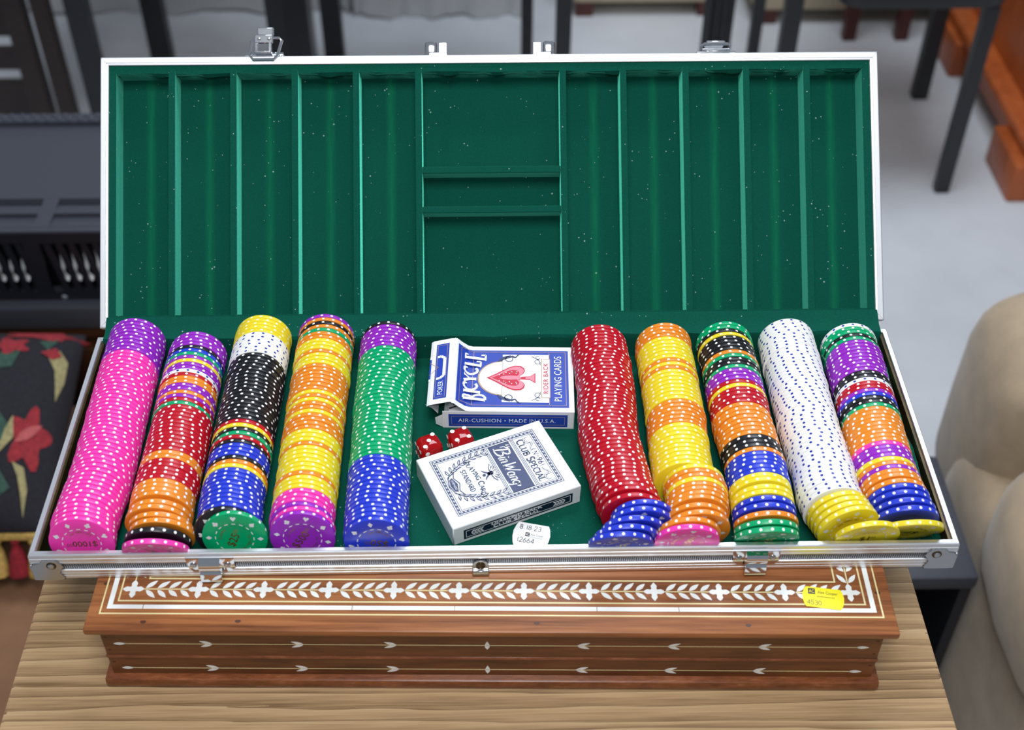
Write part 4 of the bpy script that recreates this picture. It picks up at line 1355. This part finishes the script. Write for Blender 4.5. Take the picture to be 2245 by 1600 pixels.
for sgn in (-1, 1):        # laurel sprays
    pr = MB()
    base = (cx + sgn * .0062, .0130)
    tipp = (cx + sgn * .0180, .0400)
    st = []
    for i in range(9):
        f = i / 8
        st.append((base[0] + (tipp[0] - base[0]) * math.sin(f * PI / 2) , base[1] + (tipp[1] - base[1]) * (1 - math.cos(f * PI / 2)) ** .8))
    pr.stroke(st, .0005, G0, M['ink_navy'])
    for i, (px_, py_) in enumerate(st[1:]):
        px0, py0 = st[i]
        an = math.atan2(py_ - py0, px_ - px0)
        for s2 in (1, -1):
            o1 = leaf(px_, py_, an + s2 * .62, .0054, .0020, 4)
            o2 = leaf(px_ + .0005 * cos(an + s2 * .62), py_ + .0005 * sin(an + s2 * .62), an + s2 * .62, .0036, .0007, 4)
            pr.poly(o1, G0, M['ink_navy'])
            pr.poly(o2, G1, M['ink_white'])
    pr.obj('laurel_print', d2, fix=False)
pr = MB()
sd = [(cx - .0100, .0178), (cx - .0055, .0160), (cx, .0182), (cx + .0055, .0160), (cx + .0100, .0178), (cx + .0072, .0128), (cx, .0112), (cx - .0072, .0128)]
pr.stroke(sd + sd[:1], .0006, G2, M['ink_navy'])
pr.poly([(cx - .0062, .0150), (cx, .0168), (cx + .0062, .0150), (cx + .0050, .0130), (cx, .0120), (cx - .0050, .0130)], G2, M['ink_navy'])
text(pr, 'LICENSED', cx, .0144, G3, M['ink_white'], width=.0085, height=.0014)
pr.obj('shield_print', d2, fix=False)
pr = MB()
for sgn in (-1, 1):        # small winged figure below the band
    for a, l in ((.25, .0082), (.60, .0074), (.95, .0060)):
        an = PI / 2 - sgn * (PI / 2 - a)
        pr.poly(leaf(cx + .0002 * sgn, .0395, an, l, .0020, 5), G2, M['ink_navy'])
        pr.poly(leaf(cx + .0014 * cos(an), .0395 + .0014 * sin(an), an, l * .72, .0010, 5), G3, M['ink_white'])
    pr.stroke([(cx, .0390), (cx + sgn * .0022, .0360), (cx + sgn * .0042, .0345)], [.0014, .0010, .0004], G2, M['ink_navy'])
pr.poly(arc(cx, .0392, .0015, .0022, 0, 360, 10)[:-1], G2, M['ink_navy'])
pr.poly(arc(cx, .0350, .0011, .0012, 0, 360, 10)[:-1], G2, M['ink_navy'])
pr.obj('winged_figure_print', d2, fix=False)
MB().rect(.0070, .0028, L2 - .0060, H2 - .0042, SF(.0001), M['ink_navy_dark']).obj('side_panel_print', d2, fix=False)
pr = MB()
pr.frame(.0084, .0041, L2 - .0074, H2 - .0055, .0004, SF(.0002), M['ink_white'])
for x, s in ((.0120, 1), (L2 - .0112, -1)):
    for q in range(4):
        for s2 in (1, -1):
            pr.poly(leaf(x + s * q * .0020, H2 / 2 - .0008, (0 if s > 0 else PI) + s2 * .7, .0034, .0011, 4), SF(.0002), M['ink_white'])
pr.obj('side_ornament', d2, fix=False)
pr = MB()
serif(pr, 'DIAMOND BACK', L2 / 2 - .001, .0077, .0024, SF(.0002), M['ink_white'], width=.0350, caps=.85, thick=.17, thin=.1)
serif(pr, 'CLUB SPECIAL', L2 / 2 - .001, .0048, .0023, SF(.0002), M['ink_white'], width=.0320, caps=.85, thick=.17, thin=.1)
pr.obj('side_lettering', d2, fix=False)


# ------------------------------------------------------------------ dice
def die(x, y, rz, topn, label):
    s = .0160
    e = empty('die', (x, y, RIM + FLOOR + .00008), label, 'die', 'red dice', rz)
    bm = bmesh.new()
    bmesh.ops.create_cube(bm, size=s)
    bmesh.ops.bevel(bm, geom=bm.edges[:], offset=.0052, segments=6, affect='EDGES', profile=.5)
    for v in bm.verts:
        v.co.z += s / 2
    me = bpy.data.meshes.new('die_body')
    bm.to_mesh(me)
    bm.free()
    me.materials.append(M['dice'])
    me.polygons.foreach_set('use_smooth', [True] * len(me.polygons))
    put('die_body', me, e)
    g = .0042
    PIPS = {3: [(-g, -g), (0, 0), (g, g)], 4: [(-g, -g), (g, g), (-g, g), (g, -g)], 2: [(-g, g), (g, -g)], 5: [(-g, -g), (g, g), (-g, g), (g, -g), (0, 0)], 6: [(-g, a) for a in (-g, 0, g)] + [(g, a) for a in (-g, 0, g)]}
    sides = [(topn, Matrix.Translation((0, 0, s))), (6 if topn == 3 else 5, Matrix.Translation((-s / 2, 0, s / 2)) @ Matrix.Rotation(-PI / 2, 4, 'Y')), (2, Matrix.Translation((0, -s / 2, s / 2)) @ Matrix.Rotation(PI / 2, 4, 'X'))]
    for nn, X in sides:
        for a, c in PIPS[nn]:
            MB().lathe([(0, .00006), (.0014, .00006), (.00155, -.0001)], 16, M['pip'], X @ Matrix.Translation((a, c, 0))).obj('pip', e)


die(-.0432, .0938, .42, 3, 'translucent red die showing three pips beside the green chips')
die(-.0225, .0995, .40, 4, 'translucent red die showing four pips between the card boxes')


# ------------------------------------------------------------------ auction tags
def tag_outline(w_, h_):
    pts = []
    pts += [(0, h_), (0, 0)][1:]
    pts = [(0, 0), (w_, 0)]
    pts += [(w_ + .0012, h_ * .14), (w_ + .0020, h_ * .36), (w_ + .0022, h_ * .6), (w_ + .0012, h_ * .86), (w_, h_)]
    pts += [(0, h_), (-.0012, h_ * .86), (-.0022, h_ * .62), (-.0020, h_ * .36), (-.0010, h_ * .12)]
    return pts


wt = empty('price_tag', (.0108, .0185, RIM + FLOOR + .0008), 'white paper price tag on green velvet behind the front rim', 'price tag', rz=-.22)
wt.rotation_euler = (.10, 0, -.24)
MB().prism(tag_outline(.0190, .0175), 0, .00016, M['tag_white']).obj('paper', wt)
TW = lambda x, y: (x, y, .00024)
pr = MB()
mono(pr, '8.18.23', .0012, .0126, .0032, TW, M['ink_navy_dark'], .00042, adv=.80)
mono(pr, '12664', .0008, .0030, .0034, TW, M['ink_navy_dark'], .00042, adv=.72)
text(pr, 'Alex Cooper', .0130, .0092, TW, M['ink_black'], width=.0080, height=.0020)
pr.rect(.0090, .0074, .0170, .0076, TW, M['ink_black'])
pr.rect(.0056, .0076, .0084, .0106, TW, M['ink_black'])
pr.obj('tag_lettering', wt, fix=False)
pr = MB()
text(pr, 'AC', .0070, .0091, lambda x, y: (x, y, .0003), M['ink_white'], width=.0021, height=.0017)
pr.obj('tag_emblem', wt, fix=False)

yt = empty('price_tag', (0.1852, -0.0282, RIM - HB + .0004), 'yellow paper auction tag stuck over inlay near the end of the wooden box', 'price tag')
yt.rotation_euler = (0, 0, -.165)
MB().prism(tag_outline(.0205, .0148), 0, .00016, M['tag_yellow']).obj('paper', yt)
pr = MB()
mono(pr, '4530', .0006, .0018, .0031, TW, M['ink_navy_dark'], .00032, adv=.72)
text(pr, 'Alex Cooper', .0128, .0110, TW, M['ink_black'], width=.0118, height=.0028)
text(pr, 'auctioneers inc', .0118, .0082, TW, M['ink_black'], width=.0106, height=.0013)
pr.rect(.0012, .0094, .0054, .0136, TW, M['ink_black'])
pr.obj('tag_lettering', yt, fix=False)
pr = MB()
text(pr, 'AC', .0033, .0115, lambda x, y: (x, y, .0003), M['tag_yellow'], width=.0032, height=.0026)
pr.obj('tag_emblem', yt, fix=False)

# ------------------------------------------------------------------ heater on its cabinet, at the back on the left
HX0, HX1 = -1.05, -0.20
ht = empty('electric_heater', (-0.6, 0.97, 0.45), 'black metal heater with diagonal front vents on the brown cabinet', 'heater')
o = (0.6, -0.97, -0.45)
body = MB()
body.box(HX0, HX1, 0.905, 1.095, 0.452, 0.598, M['heater_dark'])
body.obj('body', ht, o)
tp = MB()
tp.box(HX0, HX1, 0.915, 1.10, 0.594, 0.600, M['heater_metal'], .001)
tp.box(HX0, HX1, 0.843, 0.8525, 0.594, 0.600, M['heater_metal'], .001)
tp.box(HX0, HX1, 0.8815, 0.8885, 0.594, 0.600, M['heater_metal'])
tp.obj('top_panel', ht, o)
sl = [(-1.05, -0.592), (-0.572, -0.20)]
for y0, y1 in ((0.8525, 0.8815), (0.8885, 0.915)):
    MB().box(-0.592, -0.572, y0, y1, 0.594, 0.600, M['heater_metal']).obj('slot_bridge', ht, o)
    for xa, xb in sl:
        m_ = MB()
        m_.add([(xa, y1, .594), (xb, y1, .594), (xb, y0, .600), (xa, y0, .600), (xa, y1, .590), (xb, y1, .590), (xb, y0, .590), (xa, y0, .590)], [(0, 1, 2, 3), (4, 5, 6, 7), (0, 1, 5, 4), (2, 3, 7, 6), (0, 3, 7, 4), (1, 2, 6, 5)], M['heater_metal'])
        m_.obj('pressed_louver', ht, o)
# woven strip along the back edge
ws = MB().box(HX0, HX1, 1.088, 1.108, 0.600, 0.608, M['heater_metal']).obj('mesh_strip', ht, o)
dots = MB()
for r in range(2):
    for q in range(56):
        X = Matrix.Translation((HX0 + .01 + q * .0152 + r * .0076, 1.094 + r * .009, .6083))
        dots.lathe([(0, .0030), (.0035, .0018), (.0048, 0)], 6, M['heater_metal'], X)
tag(dots.obj('mesh_beads', ws, fix=False), kind='stuff')
# front: plates, diagonal bars, bright plate behind
fr = MB().box(HX0, HX1, 0.8395, 0.8435, 0.583, 0.600, M['heater_dark'])
fr.box(HX0, HX1, 0.8395, 0.8435, 0.487, 0.499, M['heater_dark'])
fr.box(-0.607, -0.586, 0.8395, 0.8435, 0.499, 0.583, M['heater_dark'])
front_o = fr.obj('front_plate', ht, o)
MB().box(HX0, HX1, 0.896, 0.898, 0.470, 0.590, M['heater_dark']).obj('back_plate', ht, o)
for g0, cnt in ((-0.5862, 23), (-0.607, -24)):
    for q in range(abs(cnt)):
        xa = g0 + (0.0158 * q if cnt > 0 else -0.0158 * (q + 1))
        m_ = MB()
        X = Matrix.Translation((xa + .006, .8455, 0)) @ Matrix.Rotation(PI / 2, 4, 'X')
        m_.prism([(-.0016, .584), (.0066, .584), (.0178, .498), (.0096, .498)], 0, .004, M['heater_dark'], X)
        m_.obj('vent_bar', ht, o)
        m_ = MB()
        X = Matrix.Translation((xa + .004, .8640, .535)) @ Matrix.Rotation(-.75, 4, 'X') @ Matrix.Translation((0, 0, -.535)) @ Matrix.Rotation(PI / 2, 4, 'X')
        m_.prism([(.004, .556), (.009, .562), (.016, .540), (.014, .520), (.021, .514), (.020, .508), (.011, .512), (.009, .538)], 0, .003, M['alu'], X)
        m_.obj('heating_fin', ht, o)
MB().box(HX0, HX1, 0.822, 0.872, 0.450, 0.488, M['heater_metal'], .004).obj('bottom_lip', ht, o, smooth=True)
for x in (-0.5735, -0.86, -0.30):
    MB().lathe([(0, .0025), (.0030, .0020), (.0042, 0)], 14, M['chrome'], Matrix.Translation((x, .8395, .492)) @ Matrix.Rotation(PI / 2, 4, 'X')).obj('screw', front_o, smooth=True)
cb = empty('cabinet', (-0.62, 0.98, 0), 'brown wooden cabinet under the black heater', 'cabinet')
o = (0.62, -0.98, 0)
MB().box(-1.10, -0.18, 0.835, 1.15, 0.0, 0.430, M['brown_wood']).obj('carcass', cb, o)
MB().box(-1.11, -0.17, 0.826, 1.16, 0.430, 0.4498, M['brown_wood'], .003).obj('cabinet_top', cb, o)
for xa, xb in ((-1.08, -0.66), (-0.64, -0.21)):
    dr = MB().box(xa, xb, 0.826, 0.835, 0.05, 0.410, M['brown_wood'], .002).obj('cabinet_door', cb, o)
    MB().lathe([(0, .016), (.009, .014), (.010, .008), (.004, .002), (.004, 0)], 14, M['chrome_worn'], Matrix.Translation((xb - .03 if xa < -.9 else xa + .03, .826, .26)) @ Matrix.Rotation(PI / 2, 4, 'X')).obj('knob', dr, smooth=True)

# ------------------------------------------------------------------ tan seat with the floral cushion
st = empty('ottoman', (-0.75, 0.25, 0), 'brown suede bench seat under the floral cushion beside the table', 'bench')
o = (0.75, -0.25, 0)
MB().box(-1.15, -0.345, -0.35, 0.80, 0.24, 0.338, M['tan_suede'], .02).obj('seat', st, o, smooth=True)
MB().box(-1.13, -0.365, -0.33, 0.78, 0.06, 0.242, M['tan_suede']).obj('base', st, o)
for x in (-1.08, -0.41):
    for y in (-0.28, 0.73):
        MB().box(x - .02, x + .02, y - .02, y + .02, 0, .06, M['dark_wood']).obj('leg', st, o)

CUX, CUY = 0.44, 0.29
CM = Matrix.Translation((-0.750, 0.632, 0.444)) @ Matrix.Rotation(0.03, 4, 'Z') @ Matrix.Rotation(0.23, 4, 'X')
cu = empty('floral_cushion', (-0.750, 0.632, 0.37), 'black floral cushion with gold and red tassels on the brown bench', 'cushion')
CB = Matrix.Translation((0.750, -0.632, -0.37))


def pillow(a, c, off=0.0, sgn=1):
    """surface of the pillow at a, c in -1..1"""
    ea, ec = 1 - a * a, 1 - c * c
    z = 0.075 * (max(0, ea * ec)) ** 0.42
    pin = 1 - 0.07 * (1 - abs(a * c)) * (a * a + c * c) * .5
    p = Vector((a * CUX / 2 * pin, c * CUY / 2 * pin, sgn * z + off * 1.0 + .004 * sin(a * 5 + c * 3) * ea * ec))
    return tuple(CB @ CM @ p)


mb = MB()
mb.mid(M['floral'])
n = 26
for sg in (1, -1):
    b0 = len(mb.v)
    for i in range(n + 1):
        for j in range(n + 1):
            mb.v.append(pillow(-cos(PI * i / n), -cos(PI * j / n), 0, sg))
    for i in range(n):
        for j in range(n):
            a = b0 + i * (n + 1) + j
            mb.f.append((a, a + 1, a + n + 2, a + n + 1))
            mb.mi.append(0)
mb.obj('cushion_body', cu, smooth=True)


def woven(name, outlines, m, off=.0015):
    """a woven motif laid over the pillow: fan of small faces following its surface"""
    for pts in outlines:
        mb = MB()
        cx_ = sum(p[0] for p in pts) / len(pts)
        cy_ = sum(p[1] for p in pts) / len(pts)
        for (xa, ya), (xb, yb_) in zip(pts, pts[1:] + pts[:1]):
            for f0, f1 in ((0, .5), (.5, 1)):
                q = [(cx_ + (xa - cx_) * f0, cy_ + (ya - cy_) * f0), (cx_ + (xa - cx_) * f1, cy_ + (ya - cy_) * f1), (cx_ + (xb - cx_) * f1, cy_ + (yb_ - cy_) * f1), (cx_ + (xb - cx_) * f0, cy_ + (yb_ - cy_) * f0)]
                mb.add([pillow(a, c, off) for a, c in (q if f0 else q[1:3] + q[:1])], [tuple(range(4 if f0 else 3))], M[m])
        mb.obj(name, cu, fix=False)


def blob(cx_, cy_, r, seed, sx=1, sy=1, k=5):
    g = random.Random(seed)
    ph = g.uniform(0, 6)
    return [(cx_ + r * sx * (1 + .28 * sin(k * t + ph)) * cos(t), cy_ + r * sy * (1 + .28 * sin(k * t + ph)) * sin(t)) for t in [i * 2 * PI / 30 for i in range(30)]]


woven('woven_bloom', [blob(.86, -.24, .10, 1, .9, 2.6)], 'fl_red')
woven('woven_petal', [[(a, -.3 + (b + .3) * 2) for a, b in leaf(.80, -.30, .7, .16, .05)]], 'fl_rose', .003)
woven('woven_bloom', [blob(.80, .90, .12, 4, 1.6, .5), blob(.66, .72, .06, 5, 1.5, 1.6)], 'fl_red')
woven('woven_petal', [[(.86, .66), (.92, .72), (.97, .62), (.975, .40), (.955, .18), (.94, .34), (.92, .50)]], 'fl_cream')
woven('woven_petal', [[(.83, .66), (.90, .74), (.94, .66), (.90, .60)]], 'fl_red', .003)
woven('woven_leaf', [[(.60, .02), (.68, .0), (.76, -.16), (.72, -.40), (.62, -.40)], [(.60, -.50), (.70, -.46), (.80, -.70), (.72, -.80), (.60, -.74)]], 'fl_green')
woven('woven_leaf', [[(.60, .60), (.72, .66), (.70, .46), (.62, .42)], [(.80, .80), (.90, .86), (.86, .70)]], 'fl_green')
woven('woven_petal', [[(.74, -.20), (.77, -.05), (.79, -.26), (.72, -.44)], [(.80, -.48), (.86, -.52), (.885, -.70), (.865, -.92), (.85, -.72), (.83, -.58)], [(.60, -.40), (.74, -.30), (.72, -.36), (.60, -.47)]], 'fl_cream', .003)
woven('woven_bloom', [blob(-.30, -.30, .20, 8), blob(.30, .30, .16, 9)], 'fl_red')
# fringe and tassels along the near edge and right edge
trim_pts = [pillow(a, -1.0) for a in [-1 + i * .05 for i in range(41)]]
MB().tube(trim_pts, .006, M['fringe_gold'], 8).obj('edge_braid', cu, smooth=True)
for i in range(22):
    a = -0.98 + i * 0.0935
    p = Vector(pillow(min(a, 1), -1.0))
    mt = 'fringe_red' if i % 2 else 'fringe_gold'
    g = random.Random(i)
    d = Vector((g.uniform(-.12, .12), -.45, -1)).normalized()
    X = Matrix.Translation(p) @ d.to_track_quat('-Z', 'Y').to_matrix().to_4x4()
    ts = MB().lathe([(0, .002), (.004, 0), (.0062, -.007), (.0040, -.012), (.0085, -.022), (.0135, -.044), (.0140, -.050), (0, -.050)], 10, M[mt], X).obj('tassel', cu, smooth=True)

# ------------------------------------------------------------------ black side cabinet and sofa, at the right
sc_ = empty('side_table', (0.41, 0.44, 0), 'black metal side table with open front beside the tan sofa', 'side table')
o = (-0.41, -0.44, 0)
MB().box(0.28, 0.519, 0.350, 0.530, 0.478, 0.500, M['heater_metal'], .006).obj('tabletop', sc_, o, smooth=True)
MB().box(0.505, 0.517, 0.356, 0.525, 0.0, 0.478, M['heater_dark']).obj('side_panel', sc_, o)
MB().box(0.282, 0.294, 0.356, 0.525, 0.0, 0.478, M['heater_dark']).obj('side_panel', sc_, o)
MB().box(0.294, 0.505, 0.513, 0.525, 0.0, 0.478, M['heater_dark']).obj('back_panel', sc_, o)
MB().box(0.294, 0.505, 0.356, 0.513, 0.20, 0.212, M['heater_dark']).obj('shelf', sc_, o)
for x, y, z in ((0.470, 0.512, 0.40), (0.33, .512, .40)):
    MB().lathe([(0, .003), (.004, .002), (.006, 0)], 12, M['chrome'], Matrix.Translation((x, y, z)) @ Matrix.Rotation(PI / 2, 4, 'X')).obj('screw', sc_, o, smooth=True)


def puff(x0, x1, y0, y1, z0, z1, m, r=.35, n=14, lump=0.0):
    """a rounded, slightly swollen block of upholstery"""
    mb = MB()
    mb.mid(m)
    e = 2 / (r * 6 + 2)
    sg = lambda v, p: math.copysign(abs(v) ** p, v)
    for i in range(n + 1):
        ph = -PI / 2 + PI * i / n
        for j in range(2 * n):
            th = 2 * PI * j / (2 * n)
            a = sg(cos(ph), e) * sg(cos(th), e)
            c = sg(cos(ph), e) * sg(sin(th), e)
            d = sg(sin(ph), e)
            w_ = 1 + lump * (sin(3 * a + 2 * c + d) + sin(4 * c - 2 * a))
            mb.v.append(((x0 + x1) / 2 + a * (x1 - x0) / 2 * w_, (y0 + y1) / 2 + c * (y1 - y0) / 2 * w_, (z0 + z1) / 2 + d * (z1 - z0) / 2 * w_))
    for i in range(n):
        for j in range(2 * n):
            a = i * 2 * n + j
            b_ = i * 2 * n + (j + 1) % (2 * n)
            mb.f.append((a, b_, b_ + 2 * n, a + 2 * n))
            mb.mi.append(0)
    return mb


sf = empty('sofa', (0.85, 0.3, 0), 'tan suede sofa with plump cushions beside the black side table', 'sofa')
o = (-0.85, -0.3, 0)
puff(0.528, 0.70, -0.30, 0.56, 0.04, 0.545, M['suede'], .9, 16, .006).obj('arm', sf, o, smooth=True)
puff(0.545, 1.05, 0.44, 0.66, 0.36, 0.675, M['suede'], .6, 16, .01).obj('back_cushion', sf, o, smooth=True)
puff(0.512, 1.02, 0.13, 0.445, 0.46, 0.635, M['suede'], .35, 16, .008).obj('seat_cushion', sf, o, smooth=True)
puff(0.64, 1.5, -0.30, 0.75, 0.05, 0.40, M['suede'], 1.2, 12).obj('base', sf, o, smooth=True)
pp = [(0.588 + .006 * sin(i * .5), 0.452 + .010 * i, 0.690 - .012 * i * i * .18) for i in range(8)]
MB().tube(pp, .004, M['piping'], 8).obj('piping', sf, o, smooth=True)
for x, y in ((.62, -.22), (.62, .5), (1.4, -.2), (1.4, .65)):
    MB().box(x - .02, x + .02, y - .02, y + .02, 0, .055, M['dark_wood']).obj('leg', sf, o)


# ------------------------------------------------------------------ furniture at the back
def post(x, y, z0, z1, w_, d_, m, name, par, o, fl=True):
    mb = MB().box(x - w_ / 2, x + w_ / 2, y - d_ / 2, y + d_ / 2, z0, z1, m, .002)
    return mb.obj(name, par, o)


def chair(loc, legs, seat, label, sz=.43, arms=False):
    e = empty('dining_chair', (loc[0], loc[1], 0), label, 'chair', 'black chairs behind the case')
    o = (-loc[0], -loc[1], 0)
    for x, y, w_ in legs:
        post(x, y, 0, sz + (.20 if arms and x < loc[0] else 0), w_, w_ * .8, M['black_metal'], 'leg', e, o)
    x0, x1, y0, y1 = seat
    mb = puff(x0, x1, y0, y1, sz, sz + .05, M['black_metal'], 1.0, 12)
    mb.obj('seat', e, o, smooth=True)
    mb = puff(x0 + .02, x1 - .02, y1 - .05, y1, sz + .15, sz + .45, M['black_metal'], 1.0, 10)
    mb.obj('backrest', e, o, smooth=True)
    for x in (x0 + .05, x1 - .05):
        post(x, y1 - .025, sz + .02, sz + .22, .022, .02, M['black_metal'], 'back_post', e, o)
    return e


chair((.75, 1.93), [(.954, 1.745, .030), (.575, 1.745, .034), (.999, 2.116, .036), (.594, 2.116, .026)], (.655, .985, 1.715, 2.14), 'black metal chair standing before the orange wooden chest', .43, True)
chair((-.12, 1.93), [(-.366, 1.745, .050), (.140, 1.745, .030), (-.350, 2.116, .044), (.082, 2.116, .026)], (-.40, .17, 1.715, 2.14), 'black chair with wide pale-edged legs behind the centre of the open lid', .52)
chair((-.66, 2.18), [(-.862, 2.00, .046), (-.79, 2.30, .050), (-.45, 2.00, .04), (-.44, 2.30, .04)], (-.88, -.42, 1.96, 2.34), 'black chair between the dark rack and the white sofa', .46)
# a fluted pole standing between the chairs
pt = empty('pole_stand', (.446, 1.80, 0), 'black fluted pole on a round foot between two black chairs', 'stand')
MB().lathe([(0, 0), (.10, 0), (.10, .012), (.04, .03), (.024, .06), (.024, 1.2), (.03, 1.22), (0, 1.24)], 24, M['black_metal']).obj('column', pt, smooth=True)
for q in range(10):
    a = q * PI / 5
    MB().tube([(.025 * cos(a), .025 * sin(a), .07), (.025 * cos(a), .025 * sin(a), 1.18)], .005, M['black_metal'], 6).obj('flute', pt)

rk = empty('slatted_rack', (-1.05, 1.98, 0), 'dark brown slatted wooden rack behind the heater', 'rack')
o = (1.05, -1.98, 0)
for x, y, w_ in ((-.985, 1.98, .042), (-.930, 1.98, .034), (-1.30, 1.98, .04)):
    post(x, y, 0, .75, w_, .035, M['dark_wood'], 'post', rk, o)
for z0, z1 in ((.045, .135), (.165, .215), (.245, .36), (.39, .52), (.55, .66)):
    MB().box(-1.30, -.985, 1.985, 2.005, z0, z1, M['dark_wood'], .002).obj('slat', rk, o)

ws_ = empty('slipcovered_sofa', (-.5, 2.9, 0), 'white slipcovered sofa with long skirt at the back', 'sofa')
o = (.5, -2.9, 0)


def skirt(x0, x1, y, h_, seed, z0=0.004):
    mb = MB()
    g = random.Random(seed)
    n = 24
    ph = g.uniform(0, 6)
    for j in range(n + 1):
        x = x0 + (x1 - x0) * j / n
        wv = .010 * sin(j * .9 + ph) + .006 * sin(j * 2.1)
        for z in (z0 + .004 * sin(j * .5 + ph), z0 + h_ * .5, z0 + h_):
            mb.v.append((x, y + wv * (1 - (z - z0) / h_ * .8), max(z, .002)))
    mb.mid(M['slipcover'])
    for j in range(n):
        for r in range(2):
            a = j * 3 + r
            mb.f.append((a, a + 1, a + 4, a + 3))
            mb.mi.append(0)
    return mb


MB().box(-1.30, .08, 2.56, 3.4, .02, .44, M['slipcover'], .02).obj('base', ws_, o, smooth=True)
for i, (x0, x1, y) in enumerate(((-1.30, -.44, 2.545), (-.345, .085, 2.512), (-.44, -.35, 2.552))):
    s_ = skirt(x0, x1, y, .40, i)
    ob = s_.obj('skirt_panel', ws_, o, smooth=True)
    md = ob.modifiers.new('cloth', 'SOLIDIFY')
    md.thickness = .004
puff(-1.30, -.62, 2.55, 3.3, .43, .58, M['slipcover'], .9).obj('seat_cushion', ws_, o, smooth=True)
puff(-.61, .08, 2.55, 3.3, .43, .58, M['slipcover'], .9).obj('seat_cushion', ws_, o, smooth=True)


def lounge(name, x0, x1, y, foot, label):
    e = empty(name, ((x0 + x1) / 2, y + .3, 0), label, 'armchair')
    o = (-(x0 + x1) / 2, -(y + .3), 0)
    MB().box(x0, x1, y, y + .7, .035, .40, M['beige'], .02).obj('base', e, o, smooth=True)
    puff(x0 + .01, x1 - .01, y, y + .6, .39, .53, M['beige'], .8).obj('seat_cushion', e, o, smooth=True)
    for fx_ in foot:
        for fy in (y + .03, y + .6):
            post(fx_, fy, 0, .10, .045, .045, M['red_wood'], 'foot', e, o)
    return e


lounge('armchair', .205, .585, 2.50, (.24, .55), 'beige upholstered armchair behind the fluted black pole')
lounge('armchair', .655, 1.30, 2.455, (.70, 1.24), 'beige upholstered armchair behind the orange chest and black chair')
ft = empty('footstool', (.90, 2.40, 0), 'small stool with a red-brown leg under the black chair', 'stool')
post(.89, 2.39, 0, .34, .032, .032, M['red_wood'], 'leg', ft, (-.90, -2.40, 0))
for x in (1.02,):
    post(x, 2.39, 0, .34, .032, .032, M['red_wood'], 'leg', ft, (-.90, -2.40, 0))
MB().box(.86, 1.06, 2.36, 2.42, .34, .37, M['red_wood'], .004).obj('seat', ft, (-.90, -2.40, 0))

ch = empty('chest_of_drawers', (1.4, 2.0, 0), 'orange-brown wooden chest of drawers on a heavy plinth', 'chest')
o = (-1.4, -2.0, 0)
MB().box(1.155, 1.75, 1.78, 2.35, .10, .95, M['orange_wood'], .004).obj('carcass', ch, o)
MB().box(1.105, 1.80, 1.735, 2.40, .085, .115, M['orange_wood'], .010).obj('base_molding', ch, o, smooth=True)
MB().box(1.08, 1.24, 1.70, 1.86, 0, .088, M['orange_wood'], .006).obj('foot', ch, o, smooth=True)
MB().box(1.09, 1.24, 2.20, 2.38, 0, .088, M['orange_wood'], .006).obj('foot', ch, o, smooth=True)
MB().box(1.115, 1.78, 1.75, 2.36, .055, .088, M['orange_wood']).obj('apron', ch, o)
for z in (.14, .42, .70):
    dr = MB().box(1.19, 1.72, 1.768, 1.781, z, z + .24, M['orange_wood'], .003).obj('drawer', ch, o)
    for x in (1.32, 1.59):
        MB().lathe([(0, .02), (.012, .018), (.013, .010), (.005, .004), (.005, 0)], 14, M['chrome_worn'], Matrix.Translation((x, 1.768, z + .12)) @ Matrix.Rotation(PI / 2, 4, 'X')).obj('knob', dr, smooth=True)
